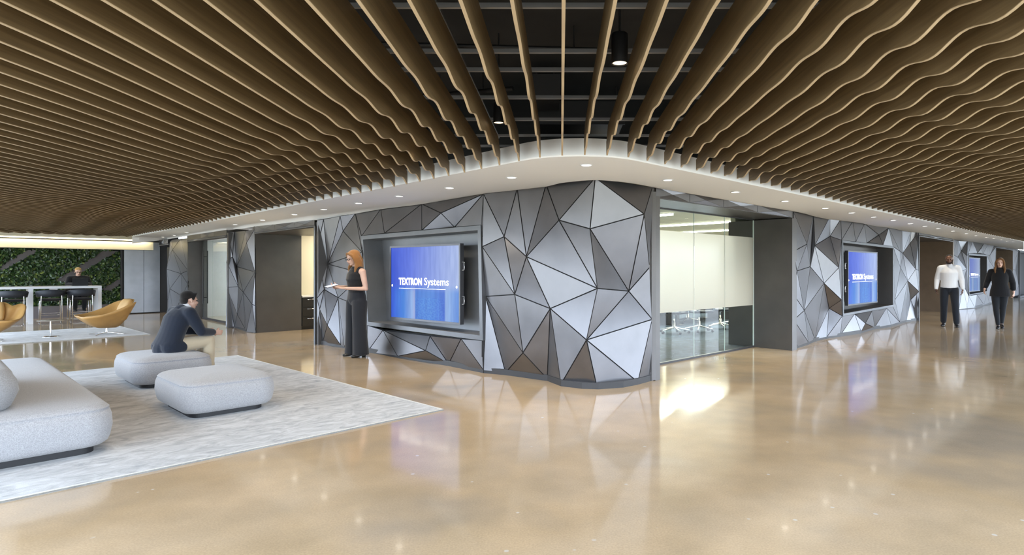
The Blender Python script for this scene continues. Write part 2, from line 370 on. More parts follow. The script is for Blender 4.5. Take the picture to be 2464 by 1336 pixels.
def floor_mat():
    m, nt, b, out = new_mat('polished_tan_concrete')
    tc = nt.nodes.new('ShaderNodeTexCoord')
    def nz(scale, det=5, rough=.55, vec=None):
        n = nt.nodes.new('ShaderNodeTexNoise'); n.inputs['Scale'].default_value = scale
        n.inputs['Detail'].default_value = det; n.inputs['Roughness'].default_value = rough
        nt.links.new(tc.outputs['Object'], n.inputs['Vector']); return n
    def ramp(src, stops):
        r = nt.nodes.new('ShaderNodeValToRGB')
        e = r.color_ramp.elements
        while len(e) < len(stops): e.new(.5)
        for el, (p, c) in zip(e, stops): el.position = p; el.color = c
        nt.links.new(src, r.inputs['Fac']); return r
    def mix(a, c, fac, mode='MIX'):
        x = nt.nodes.new('ShaderNodeMix'); x.data_type = 'RGBA'; x.blend_type = mode
        if isinstance(fac, float): x.inputs[0].default_value = fac
        else: nt.links.new(fac, x.inputs[0])
        for sock, v in ((x.inputs[6], a), (x.inputs[7], c)):
            if isinstance(v, tuple): sock.default_value = v
            else: nt.links.new(v, sock)
        return x.outputs[2]
    big = ramp(nz(.32, 4).outputs['Fac'], [(.36, (.45, .365, .27, 1)), (.47, (.62, .46, .285, 1)), (.56, (.67, .515, .345, 1)), (.68, (.64, .54, .43, 1))])
    mid = ramp(nz(2.2, 6).outputs['Fac'], [(.3, (.86, .87, .88, 1)), (.7, (1.06, 1.05, 1.04, 1))])
    c = mix(big.outputs[0], mid.outputs[0], 1.0, 'MULTIPLY')
    fine = ramp(nz(95, 3).outputs['Fac'], [(.3, (.88, .88, .88, 1)), (.72, (1.07, 1.07, 1.07, 1))])
    c = mix(c, fine.outputs[0], 1.0, 'MULTIPLY')
    vor = nt.nodes.new('ShaderNodeTexVoronoi'); vor.inputs['Scale'].default_value = 5.0
    nt.links.new(tc.outputs['Object'], vor.inputs['Vector'])
    chip = ramp(vor.outputs['Distance'], [(.0, (1, 1, 1, 1)), (.05, (1, 1, 1, 1)), (.075, (0, 0, 0, 1))])
    gate = ramp(nz(1.3, 2).outputs['Fac'], [(.47, (0, 0, 0, 1)), (.53, (1, 1, 1, 1))])
    cm = mix(chip.outputs[0], gate.outputs[0], 1.0, 'MULTIPLY')
    c = mix(c, (.72, .66, .58, 1), cm)
    nt.links.new(c, b.inputs['Base Color'])
    rr = nt.nodes.new('ShaderNodeMapRange')
    rr.inputs['To Min'].default_value = .06; rr.inputs['To Max'].default_value = .17
    nt.links.new(nz(1.1, 5).outputs['Fac'], rr.inputs['Value'])
    nt.links.new(rr.outputs[0], b.inputs['Roughness'])
    b.inputs['Specular IOR Level'].default_value = .6
    b.inputs['Coat Weight'].default_value = .25
    b.inputs['Coat Roughness'].default_value = .05
    bp = nt.nodes.new('ShaderNodeBump'); bp.inputs['Strength'].default_value = .03; bp.inputs['Distance'].default_value = .02
    nt.links.new(nz(3.0, 4).outputs['Fac'], bp.inputs['Height'])
    nt.links.new(bp.outputs[0], b.inputs['Normal'])
    return m
M_FLOOR = floor_mat()

def struct(o, label=None, cat=None):
    o['kind'] = 'structure'
    if label: o['label'] = label
    if cat: o['category'] = cat
    return o

# ------------------------------------------------------------------ floor and deck
FAC = -3.6            # the two window fronts behind the lens: X + Y = FAC and Y - X = FAC
ROOM = [(0, FAC - .4), (36, 36 + FAC - .4), (24, 48), (-8, 40), (-32, 32 + FAC - .4)]
mb = MB()
mb.prism(ROOM, -.12, 0)
struct(mb.build('floor', M_FLOOR), 'polished tan concrete floor of the lobby', 'floor')
mb = MB()
mb.prism(ROOM, 3.3, 3.42)
struct(mb.build('ceiling', M_DECK), 'black painted deck above the wooden baffles', 'ceiling')

# ------------------------------------------------------------------ faceted walls
def facet_wall(sec, name, label, gap=.007, mat=None):
    v2, nm, tris = triangulate(sec)
    P = []
    for p, n in zip(v2, nm):
        P.append(at(p[0], p[1], foot_depth(p[0]) - bump_of(sec, n, p)))
    mb = MB()
    for t in tris:
        a, b, c = (P[i] for i in t)
        n = (b - a).cross(c - a)
        if n.dot(Vector((0, 0, HC)) - a) < 0: b, c = c, b; n = -n
        if n.length < 1e-6: continue
        n.normalize()
        tri = [a, b, c]
        per = (b - a).length + (c - b).length + (a - c).length
        ar = (b - a).cross(c - a).length / 2
        inr = 2 * ar / per
        ins = min(gap, inr * .45)
        cen = (a * (c - b).length + b * (a - c).length + c * (b - a).length) / per
        k = 1 - ins / inr
        top = [cen + (q - cen) * k for q in tri]
        low = [q - n * .03 for q in top]
        mb.add(top, [(0, 1, 2)], 0)
        mb.add(top + low, [(0, 3, 4, 1), (1, 4, 5, 2), (2, 5, 3, 0)], 1)
        back = [q - n * .016 for q in tri]
        mb.add(back, [(0, 1, 2)], 1)
        deep = [q + (Vector((0, .10, 0))) for q in tri]
        mb.add(deep, [(2, 1, 0)], 1)
    o = mb.build(name, [mat or M_PANEL, M_GAP])
    return struct(o, label, 'wall')

facet_wall('corner', 'wall_corner', 'faceted grey metal panels wrapping the rounded corner')
facet_wall('niche', 'wall_left', 'faceted metal wall around the large screen niche')
facet_wall('pier', 'wall_left', 'faceted metal pier between glass door and kitchen opening')
facet_wall('far_pier', 'wall_left', 'faceted metal pier behind the seated man')
facet_wall('right', 'wall_right', 'faceted metal wall around the second screen niche')
facet_wall('far_right', 'wall_right', 'faceted metal wall around the third screen niche')
facet_wall('end_right', 'wall_right', 'narrow faceted metal pier at the far end of the corridor')

def footline(p0, p1, step=12):
    xs = sorted({p0, p1} | {x for x, _ in FOOT if p0 < x < p1})
    return [at(x, CY, foot_depth(x)).xy for x in xs]
def plinth(name, p0, p1):
    pts = footline(p0, p1)
    inn = [Vector((p.x, p.y)) * (1 + .028 / p.length) for p in pts]
    out_ = [Vector((p.x, p.y)) * (1 + .16 / p.length) for p in pts]
    mb = MB()
    mb.prism([tuple(p) for p in inn] + [tuple(p) for p in out_[::-1]], 0.0, .075)
    struct(mb.build(name, M_DARK))
plinth('baseboard_corner', 1164, 1569)
plinth('baseboard_left', 759, 1163)
plinth('baseboard_left', 545, 613)
plinth('baseboard_left', 404, 451)
plinth('baseboard_right', 1911, 2210)
plinth('baseboard_right', 2294, 2391)

# ------------------------------------------------------------------ white soffit: flat band with a rolled inner edge that meets the wall
ZS = 2.42
TOPS = [(318, 586), (385, 578.5), (402, 576), (452, 568), (545, 554.5), (612, 546), (670, 540), (757, 530), (775, 527.5), (818, 520), (855, 514), (916, 503), (1015, 491), (1163, 466),
        (1244, 453), (1314, 444), (1380, 434), (1432, 427), (1490, 435), (1571, 448), (1641, 462), (1743, 480), (1834, 496), (1905, 508), (1957, 516.5),
        (1997, 522), (2024, 526), (2080, 538), (2139, 547), (2170, 552), (2210, 559), (2250, 566), (2294, 573), (2341, 580),
        (2379, 586), (2400, 590), (2437, 596), (2450, 598), (2464, 600)]
EL, ER, FIL = 5.21, 4.87, .75
VX, VY = (EL - ER) / 2, (EL + ER) / 2
def edge_pt(dirv):
    """where a plan ray from the lens meets the filleted outer edge of the soffit"""
    u = Vector((dirv[0], dirv[1])).normalized()
    tl = EL / (u.x + u.y) if u.x + u.y > 1e-6 else 1e9
    tr = ER / (u.y - u.x) if u.y - u.x > 1e-6 else 1e9
    # boundary is the near side of both lines (max of the two meets), rounded at the vertex
    t = max(tl, tr) if abs(tl - tr) < 1e8 else min(tl, tr)
    c = Vector((VX, VY + FIL * sqrt(2)))
    p = u * t
    if abs(p.x - VX) < FIL * S2 + 1e-4:
        # circle of radius FIL centred behind the vertex, near side
        b = u.dot(c); q = b * b - c.length_squared + FIL * FIL
        if q > 0: p = u * (b - sqrt(q))
    return p
def soffit():
    mb = MB()
    rows = []
    xs = []
    for i in range(len(TOPS) - 1):
        n = max(1, int((TOPS[i + 1][0] - TOPS[i][0]) / 14))
        xs += [TOPS[i][0] + (TOPS[i + 1][0] - TOPS[i][0]) * k / n for k in range(n)]
    xs.append(TOPS[-1][0])
    def smooth_top(x):
        return sum(interp(TOPS, x + d) for d in (-14, -7, 0, 7, 14)) / 5 if 400 < x < 1380 or 1480 < x < 2440 else interp(TOPS, x)
    for x in xs:
        d = Vector(((x - CX) / F_PX, 1.0))
        yb = foot_depth(x)
        wall = d * (yb + .03)
        zt = HC + (CY - smooth_top(x)) / F_PX * yb
        o = edge_pt(d)
        o = Vector((o.x, o.y))
        gap = (wall - o).length
        roll = min(.30, gap * .4)
        k = (wall - o).normalized()
        row = [Vector((o.x, o.y, ZS + .075)), Vector((o.x, o.y, ZS + .012)), Vector((o.x + k.x * .012, o.y + k.y * .012, ZS))]
        m = wall - k * roll
        row.append(Vector((m.x, m.y, ZS)))
        for s_ in (.3, .55, .78, .92, 1.0):
            p = wall - k * roll * (1 - s_)
            row.append(Vector((p.x, p.y, ZS + (zt - ZS) * (s_ ** 2.2))))
        row.append(Vector((wall.x, wall.y, zt + .18)))
        row.append(Vector((o.x, o.y, ZS + .16)))
        rows.append(row)
    n = len(rows[0])
    vs = [p for r in rows for p in r]
    fs = [(i * n + j, (i + 1) * n + j, (i + 1) * n + j + 1, i * n + j + 1) for i in range(len(rows) - 1) for j in range(n - 1)]
    fs += [(i * n + n - 1, (i + 1) * n + n - 1, (i + 1) * n, i * n) for i in range(len(rows) - 1)]
    mb.add(vs, fs, 0, True)
    o = mb.build('ceiling_soffit', M_WHITE)
    md = o.modifiers.new('edge', 'EDGE_SPLIT'); md.split_angle = radians(30)
    return struct(o, 'white curved soffit band following the faceted wall', 'ceiling')
soffit()

# ------------------------------------------------------------------ recesses of the doorways
def wpt(px, inward=0.0, side='l', along=0.0):
    """a point of the wall face at a photo column, moved into the building and along the wall"""
    y = foot_depth(px)
    p = Vector(((px - CX) / F_PX * y, y, 0))
    return p + (UR if side == 'l' else UL) * inward + (UL if side == 'l' else UR) * along

def wall_slab(name, p, q, z0, z1, t, mat, label=None, cat='wall'):
    """upright slab whose front face runs from p to q (plan) with thickness t to the right-hand side of p->q"""
    d = (q - p).normalized(); n = Vector((d.y, -d.x, 0)) * t
    mb = MB()
    mb.prism([p.xy, q.xy, (q + n).xy, (p + n).xy], z0, z1)
    return struct(mb.build(name, mat), label, cat)

# kitchen opening (left wall)
A, B = wpt(613), wpt(757)
DK = 1.02
HEAD = 2.17
wall_slab('trim_1', A + UR * .0, A + UR * DK, 0, 2.55, -.14, M_JAMB, 'dark metal panel lining the kitchen opening', 'door lining')
wall_slab('trim_2', B + UR * .02, B + UR * 1.2, 0, 2.3, .12, M_JAMB, 'dark metal edge of the kitchen opening', 'door lining')
mb = MB()
def header(mb, p0, p1, y0, y1, nfac, mi=0):
    """faceted strip between an opening and the soffit; p0,p1 photo columns, y0,y1 photo rows of its lower edge"""
    cols = [p0 + (p1 - p0) * k / nfac for k in range(nfac + 1)]
    top, low = [], []
    for k, x in enumerate(cols):
        yb = foot_depth(x)
        top.append(at(x, interp(TOPS, x) - 1, yb)); low.append(at(x, y0 + (y1 - y0) * k / nfac, yb))
    for k in range(nfac):
        x = (cols[k] + cols[k + 1]) / 2; yb = foot_depth(x)
        ymid = (interp(TOPS, x) + (y0 + (y1 - y0) * (k + .5) / nfac)) / 2
        mid = at(x, ymid, yb - (.05 if k % 2 else -.03))
        for a, b in ((low[k], low[k + 1]), (low[k + 1], top[k + 1]), (top[k + 1], top[k]), (top[k], low[k])):
            c = (a + b + mid) / 3
            t3 = [c + (q - c) * .97 for q in (a, b, mid)]
            mb.add(t3, [(0, 1, 2)], 0)
            mb.add([q + Vector((0, .03, 0)) for q in (a, b, mid)], [(0, 1, 2)], 1)
    mb.add([low[0], low[-1], low[-1] + Vector((0, .12, 0)), low[0] + Vector((0, .12, 0))], [(0, 1, 2, 3)], 0)
header(mb, 613, 757, 560.5, 543, 3)
struct(mb.build('wall_left', [M_PANEL, M_GAP]), 'faceted metal strip over the kitchen opening', 'wall')
mb = MB()
for x0, y0, x1, y1 in ((612, 562, 757.5, 544.5),):
    p, q = at(x0, y0, foot_depth(x0) - .01), at(x1, y1, foot_depth(x1) - .01)
    mb.tube([p, q], [(.012, .022)] * 2, 4)
    mb.tube([q, Vector((q.x, q.y, 0))], [(.022, .022)] * 2, 4)
struct(mb.build('trim_3', M_FRAME), 'thin metal frame of the kitchen opening', 'trim')
# ceiling of the recess and the kitchen behind it
mb = MB()
zc = 2.2
mb.prism([(A + UR * .02).xy, (B + UR * .02).xy, (B + UR * 1.2).xy, (A + UR * 1.2).xy], zc, zc + .1)
struct(mb.build('ceiling_recess', M_JAMB), 'dark ceiling of the kitchen recess', 'ceiling')
mb = MB()
mb.prism([(A + UR * 1.2 + UL * 1.2).xy, (B + UR * 1.2 - UL * .2).xy, (B + UR * 3.6 - UL * .2).xy, (A + UR * 3.6 + UL * 1.2).xy], 2.5, 2.6)
struct(mb.build('ceiling_kitchen', M_WHITE), 'white ceiling of the kitchen', 'ceiling')
K0 = A + UR * DK
wall_slab('wall_kitchen_back', K0 + UL * .62 + UR * 2.6, K0 + UL * .62 + UR * .0, 0, 2.5, .1, M_CREAM, 'cream stone splashback of the kitchen', 'wall')
wall_slab('wall_kitchen_end', B + UR * 3.6, K0 + UL * .62 + UR * 2.6, 0, 2.5, .1, M_CREAM, 'cream end wall of the kitchen', 'wall')

# glass door opening (left wall)
A2, B2 = wpt(452), wpt(545)
wall_slab('trim_4', A2, A2 + UR * .42, 0, 2.4, -.1, M_JAMB, 'dark metal lining left of the glass door', 'door lining')
G0 = A2 + UR * .38
wall_slab('trim_5', G0, G0 - UL * .14, 0, 2.4, -.08, M_JAMB, 'dark metal panel beside the glass door', 'door lining')
wall_slab('trim_6', B2 + UR * .01, B2 + UR * .62, 0, 2.3, .1, M_JAMB, 'dark metal edge right of the glass door', 'door lining')
mb = MB()
header(mb, 452, 545, 578, 566.5, 3)
struct(mb.build('wall_left', [M_PANEL, M_GAP]), 'faceted metal strip over the glass door', 'wall')
mb = MB()
p, q = at(452, 581, foot_depth(452) - .01), at(545, 569, foot_depth(545) - .01)
mb.tube([p, q], [(.03, .035)] * 2, 4)
struct(mb.build('trim_7', M_FRAME), 'thin metal frame over the glass door', 'trim')
mb = MB()
mb.prism([A2.xy, B2.xy, (B2 + UR * .5).xy, (A2 + UR * .5).xy], 2.26, 2.4)
struct(mb.build('ceiling_recess', M_JAMB), 'dark ceiling over the glass door recess', 'ceiling')
# the small meeting room behind the glass door
R0, R1 = G0 + UL * .6 + UR * .1, G0 - UL * 2.6 + UR * .1
wall_slab('wall_meeting_back', R1 + UR * 3.6, R0 + UR * 3.6, 0, 2.6, -.1, M_WHITE, 'white back wall seen through the glass door', 'wall')
wall_slab('wall_meeting_side', R0, R0 + UR * 3.6, 0, 2.6, -.1, M_WHITE, 'white side wall seen through the glass door', 'wall')
mb = MB(); mb.prism([R0.xy, R1.xy, (R1 + UR * 3.6).xy, (R0 + UR * 3.6).xy], 2.5, 2.6)
struct(mb.build('ceiling_meeting', M_WHITE), 'white ceiling behind the glass door', 'ceiling')
wall_slab('wall_meeting_near', B2 + UR * .60 - UL * .03, R1 + UR * 3.6, 0, 2.6, .1, M_WHITE, 'white near wall of the room behind the glass door', 'wall')

# dark doorway at the far end of the left wall
A3, B3 = wpt(385), wpt(403)
wall_slab('door_1', wpt(380) + UR * .25, wpt(410) + UR * .25, 0, 2.12, -.06, M_DARK, 'dark door in the far corner', 'door')
mb = MB()
header(mb, 383, 404, 590, 587, 2)
struct(mb.build('wall_left', [M_PANEL, M_GAP]), 'faceted metal strip over the far doorway', 'wall')
mb = MB()
p, q = at(383, 591, foot_depth(383) - .02), at(406, 588, foot_depth(406) - .02)
mb.tube([p, q], [(.03, .03)] * 2, 4)
struct(mb.build('trim_8', M_FRAME), 'thin frame over the far doorway', 'trim')

# glass front of the conference room (right wall)
C0, C1 = wpt(1571, 0, 'r'), wpt(1910, 0, 'r')
def rp(d, X):           # point of a line parallel to the right wall: Y - X = d
    return Vector((X, X + d, 0))
GD = 7.38
Gn, Gf = rp(GD, 1.36), rp(GD, 3.50)
wall_slab('trim_9', Gf - UL * .72, Gf + UL * .5, 0, 2.30, .14, M_JAMB, 'dark metal panel lining the conference room front', 'door lining')
wall_slab('trim_10', Gf - UL * .72 + UR * .14, C1 + UR * .0, 0, 2.3, .05, M_JAMB, 'dark metal return beside the second faceted wall', 'trim')
# upright metal fin at the edge of the corner
mb = MB()
p0 = at(1576, CY, foot_depth(1576) - .02)
mb.box((p0.x - .012, p0.y + .03, 1.18), (.022, .12, 2.36), radians(-45))
mb.box((p0.x + .03, p0.y + .05, 1.17), (.03, .10, 2.34), radians(-45))
q0 = at(1562, CY, foot_depth(1562) + .05)
mb.box((q0.x + .03, q0.y + .04, 1.20), (.12, .03, 2.38), radians(10))
struct(mb.build('trim_11', M_JAMB), 'upright metal fin between faceted corner and conference room glass', 'trim')
wall_slab('trim_12', C0 + UL * .12 + UR * .06, Gn + UL * .1, 0, 2.36, -.1, M_JAMB, 'dark near lining of the conference room front', 'door lining')
mb = MB()
header(mb, 1578, 1905, 475, 523, 4)
struct(mb.build('wall_right', [M_PANEL, M_GAP]), 'faceted metal strip over the conference room glass', 'wall')
mb = MB()
mb.prism([(C0 + UL * .02).xy, (C1 + UL * .02).xy, (Gf + UL * .02).xy, (Gn + UL * .02).xy], 2.315, 2.45)
struct(mb.build('ceiling_recess', M_JAMB), 'dark metal ceiling before the conference room glass', 'ceiling')

# conference room
Q0, Q1 = rp(GD + .1, .4), rp(GD + .1, 9.6)
DR = 5.8
M_CARPET = pmat('blue_grey_carpet', (.035, .05, .068, 1), .85, spec=.2, var=.5, vscale=(9, 9, 9))
M_CWALL = pmat('warm_white_wall', (.66, .63, .52, 1), .6)
mb = MB()
mb.prism([(rp(GD + .04, .45)).xy, rp(GD + .04, 3.52).xy, (rp(GD + .04, 3.52) + UL * .45).xy, (Q1 + UL * .45).xy, (Q1 + UL * DR).xy, (Q0 + UL * DR).xy], .0, .006)
struct(mb.build('floor_conference', M_CARPET), 'blue grey carpet in the conference room', 'floor')
mb = MB()
mb.prism([(Q0 + UL * .0).xy, (Q1 + UL * .0).xy, (Q1 + UL * DR).xy, (Q0 + UL * DR).xy], 2.6, 2.7)
struct(mb.build('ceiling_conference', M_CWALL), 'pale ceiling of the conference room', 'ceiling')
wall_slab('wall_conference_left', Q0, Q0 + UL * DR, 0, 2.6, -.12, M_CWALL, 'pale side wall of the conference room', 'wall')
wall_slab('wall_conference_right', Q1 + UL * DR, Q1, 0, 2.6, -.12, M_CWALL, 'pale far side wall of the conference room', 'wall')
wall_slab('wall_conference_front', rp(GD + .1, 3.62) + UL * .42, Q1 + UL * .42, 0, 2.6, -.1, M_CWALL, 'inner front wall of the conference room', 'wall')
# back wall of the conference room with a run of windows
def window_wall(p, q, z0, z1, z2, bay, prefix, num, mat, mull=.07, t=.16, label=None):
    """wall with a ribbon of window openings between z0 and z1, one frame object for each bay"""
    L = (q - p).length; d = (q - p).normalized(); n = Vector((-d.y, d.x, 0))
    mb = MB()
    rz = math.atan2(d.y, d.x)
    for za, zb in ((0, z0), (z1, z2)):
        if zb - za > .01: mb.box(p + d * L / 2 + Vector((0, 0, (za + zb) / 2)), (L, t, zb - za), rz)
    k = max(1, round(L / bay))
    for i in range(k + 1):
        mb.box(p + d * L * i / k + Vector((0, 0, (z0 + z1) / 2)), (mull * 2.2, t, z1 - z0), rz)
    struct(mb.build('wall_' + prefix, mat), label, 'wall')
    for i in range(k):
        f = MB()
        w = L / k - mull * 2.2
        c = p + d * L * (i + .5) / k
        for s_ in (-1, 1): f.box(c + d * s_ * (w / 2 - .02) + Vector((0, 0, (z0 + z1) / 2)), (.04, .06, z1 - z0), rz)
        for zz in (z0 + .02, z1 - .02, z0 + (z1 - z0) * .62): f.box(c + Vector((0, 0, zz)), (w - .08, .05, .04), rz)
        struct(f.build('window_%d' % (num + i), M_DARK), None, 'window')
    return num + k
wn = window_wall(Q0 + UL * DR, Q1 + UL * DR, .75, 2.25, 2.6, 1.7, 'conference_back', 1, M_CWALL, label='back wall of the conference room with windows')

# far doorways of the right wall
for k, (a, b, y0, y1) in enumerate(((2211, 2293, 567, 580), (2395, 2437, 594, 601))):
    A4, B4 = wpt(a, 0, 'r'), wpt(b, 0, 'r')
    wall_slab('trim_%d' % (20 + k * 4), B4 + UL * .0, B4 + UL * 1.15, 0, 2.5, .12, M_BROWN, ('brown bronze panel lining the doorway behind the man in white', 'brown bronze panel lining the doorway behind the woman in black')[k], 'door lining')
    wall_slab('door_%d' % (2 + k), A4 + UL * 1.0 - UR * .2, B4 + UL * 1.0 + UR * .2, 0, 2.5, -.08, M_BROWN, None, 'door')
    wall_slab('trim_%d' % (21 + k * 4), A4 + UL * .02, A4 + UL * 1.1, 0, 2.5, -.1, M_JAMB, None, 'door lining')
    mb = MB(); header(mb, a, b, y0, y1, 3)
    struct(mb.build('wall_right', [M_PANEL, M_GAP]), None, 'wall')
    mb = MB()
    p, q = at(a, y0 + 1, foot_depth(a) - .02), at(b, y1 + 1, foot_depth(b) - .02)
    mb.tube([p, q], [(.03, .03)] * 2, 4); mb.tube([p, Vector((p.x, p.y, 0))], [(.02, .02)] * 2, 4)
    struct(mb.build('trim_%d' % (22 + k * 4), M_FRAME), None, 'trim')
    mb = MB(); mb.prism([A4.xy, B4.xy, (B4 + UL * 1.1).xy, (A4 + UL * 1.1).xy], 2.36, 2.5)
    struct(mb.build('ceiling_recess', M_JAMB), None, 'ceiling')
# glazed end of the corridor
E0 = wpt(2452, 0, 'r'); E1 = E0 + UR * 9
wall_slab('wall_right_end', E0 + UL * .25, E1 + UL * .25, 0, 2.45, -.1, M_DARK, 'dark glazed end of the corridor', 'wall')
mb = MB()
for z in (.06, 2.33): mb.box((E0 + E1) / 2 + Vector((0, 0, z)), (9, .08, .1), pi / 4)
for k in range(5): mb.box(E0 + UR * (k * 2.0 + .04) + Vector((0, 0, 1.2)), (.06, .08, 2.3), pi / 4)
struct(mb.build('trim_30', M_FRAME), 'pale metal frame of the dark glazing', 'trim')
wall_slab('wall_corridor_end', E1 + UL * .5, E1 - UL * 14, 0, 3.3, -.15, M_WHITE, 'white end wall of the corridor', 'wall')

# ------------------------------------------------------------------ rear-left end wall with the cove
WD = 33.0
Wc = Vector((-(WD - 6.42) / 2, (WD + 6.42) / 2, 0))    # where it meets the left wall
def ew(px, off=0.0):        # point of the end wall (or a plane parallel to it, off metres in front)
    t = (px - CX) / F_PX
    y = (WD - off * sqrt(2)) / (1 - t)
    return Vector((t * y, y, 0))
wall_slab('wall_end', ew(430), ew(-420), 0, 3.3, .2, M_DARK, 'end wall behind the counter table', 'wall')
LW0 = wpt(404) + UR * .1
# bulkhead, face washed by the cove light in the ledge above it
mb = MB()
p, q = ew(366, .22), ew(-420, .22)
L = (q - p).length
c = (p + q) / 2
mb.box((c.x, c.y, 2.165), (L, .36, .25), pi / 4)
mb.box((c.x + S2 * .05, c.y - S2 * .05, 2.465), (L, .56, .13), pi / 4)
mb.box((c.x + S2 * .32, c.y - S2 * .32, 2.385), (L, .02, .05), pi / 4)
struct(mb.build('trim_31', M_CREAM), 'cream bulkhead over the plant wall', 'bulkhead')
cv = empty('cove_light', (c.x, c.y, 2.335), pi / 4)
tag(cv, 'warm linear cove light along the top of the end wall', 'light')
mb = MB(); mb.box((0, -.16, .022), (L - .1, .10, .055)); mb.build('lens', M_COVE, cv)
mb = MB(); mb.box((0, .0, .056), (L - .1, .42, .012)); mb.build('housing', M_WHITE, cv)
d = bpy.data.lights.new('cove_lamp', 'AREA'); d.shape = 'RECTANGLE'; d.size = L - .2; d.size_y = .05; d.energy = 22; d.color = (1, .86, .55)
o = bpy.data.objects.new('cove_lamp', d); COL.objects.link(o); o.location = c + Vector((S2 * .29, -S2 * .29, 2.34))
o.rotation_euler = Vector((-S2 * .45, S2 * .45, -1)).to_track_quat('-Z', 'Y').to_euler()
# metal panels right of the plant wall
M_SATIN = metal_panel('satin_grey_panel', (.42, .44, .47, 1), .30, .85)
for a, b in ((298, 345), (346, 384)):
    p, q = ew(a, .05), ew(b, .05)
    wall_slab('wall_end_panel', p, q, .03, 2.05 if a < 300 else 2.3, .04, M_SATIN, ('satin metal panel next to the plant wall', 'satin metal panel beside the far doorway')[a > 300], 'wall panel')

# ------------------------------------------------------------------ window fronts behind the lens (daylight)
fl0, fl1 = Vector((0, FAC, 0)), Vector((-26, FAC + 26, 0))
fr0, fr1 = Vector((0, FAC, 0)), Vector((30, FAC + 30, 0))
wn = window_wall(fl1, fl0, .12, 2.42, 3.3, 2.4, 'window_front_left', 20, M_WHITE, label='window front of the lounge')
wn = window_wall(fr0, fr1, .12, 2.42, 3.3, 2.4, 'window_front_right', 40, M_WHITE, label='window front of the corridor')
# ------------------------------------------------------------------ wooden ceiling baffles
SP, X0B = .1985, .010
ZTOP = 2.635
def slat_end(X):
    l, r = (EL - .10) - X, (ER - .10) + X
    v = max(l, r)
    cx_, cy_ = VX, VY - .1 + FIL * sqrt(2)
    if abs(X - VX) < FIL * S2: v = cy_ - sqrt(max(0, FIL ** 2 - (X - cx_) ** 2))
    return min(v, WD - .62 + X - .0)
def slat_low(X, Y):
    d = slat_end(X) - Y
    right = smooth01((X + .5) / 1.5)
    farl = smooth01((-X - 3.5) / 4)
    aL = (.022 - .004 * farl + .003 * farl) * (1 - smooth01((d - 1.7 - .4 * farl) / (1.6 + .8 * farl)))
    aR = .020 * (1 - .45 * smooth01((X - 2) / 5) * (1 - smooth01((X - 9) / 5)))
    lamL = .50 + .35 * farl
    lamR = .47 + .25 * smooth01((X - 2) / 4)
    zl = aL * sin(2 * pi * d / lamL + .9 * sin(d * 1.3) + .8 * sin(X * .9))
    zr = aR * sin(2 * pi * d / lamR + .9 * sin(d * 1.1 + X * .35) + .7 * sin(X * .55)) * (.55 + .45 * sin(d * 1.7 + X * .8))
    z = 2.438 + zl * (1 - right) + zr * right + .008 * sin(d * 1.9 + X * .4)
    tip = smooth01(1 - d / .42)
    return z - .030 * tip
def slat_top(X, Y):
    return ZTOP
ORD = ['', 'first', 'second', 'third', 'fourth', 'fifth', 'sixth', 'seventh', 'eighth', 'ninth', 'tenth', 'eleventh', 'twelfth', 'thirteenth', 'fourteenth', 'fifteenth', 'sixteenth', 'seventeenth', 'eighteenth', 'nineteenth', 'twentieth',
       'twenty-first', 'twenty-second', 'twenty-third', 'twenty-fourth', 'twenty-fifth', 'twenty-sixth', 'twenty-seventh', 'twenty-eighth', 'twenty-ninth', 'thirtieth']
KMIN, KMAX = int(-17.6 / SP), int(18.6 / SP)
for k in sorted(range(KMIN, KMAX + 1), key=abs):
    X = X0B + k * SP
    y1 = slat_end(X)
    y0 = max(-2.2, abs(X) + FAC + .7)
    # nothing of a board nearer than this shows above the frame or beside it
    if y1 - y0 < .4: continue
    step = .045 if abs(X) < 9 else .07
    n = max(6, int((y1 - y0) / step))
    ys = [y0 + (y1 - y0) * i / n for i in range(n + 1)]
    T = .0075
    tw = MB(); te = MB()
    low = [slat_low(X, y) for y in ys]
    top = [ZTOP - .10 * smooth01(1 - (y1 - y) / .22) for y in ys]
    vs, fs = [], []
    for y, a, b in zip(ys, low, top):
        vs += [(-T, y - y1, a + .0035), (-T, y - y1, b), (T, y - y1, b), (T, y - y1, a + .0035)]
    for i in range(n):
        o = i * 4
        fs += [(o, o + 1, o + 5, o + 4), (o + 1, o + 2, o + 6, o + 5), (o + 2, o + 3, o + 7, o + 6)]
    fs += [(0, 3, 2, 1), (n * 4, n * 4 + 1, n * 4 + 2, n * 4 + 3)]
    tw.add(vs, fs)
    vs, fs = [], []
    for y, a in zip(ys, low):
        vs += [(-T, y - y1, a), (-T, y - y1, a + .0035), (T, y - y1, a + .0035), (T, y - y1, a)]
    for i in range(n):
        o = i * 4
        fs += [(o, o + 1, o + 5, o + 4), (o + 2, o + 3, o + 7, o + 6), (o + 3, o, o + 4, o + 7)]
    fs += [(0, 3, 2, 1), (n * 4, n * 4 + 1, n * 4 + 2, n * 4 + 3)]
    te.add(vs, fs)
    s_ = tw.build('ceiling_baffle', M_WOOD, None, (X, y1, 0))
    te.build('edge_band', M_EDGE, s_)
    if k == 0: lb = 'straight upright wooden baffle seen edge-on over the faceted corner'
    elif abs(k) <= 30: lb = '%s wavy wooden baffle to the %s of the edge-on centre baffle' % (ORD[abs(k)], 'left' if k < 0 else 'right')
    else: lb = 'distant wavy wooden baffle in the packed rows at the far %s' % ('left' if k < 0 else 'right')
    tag(s_, lb, 'ceiling baffle', 'wooden ceiling baffles')

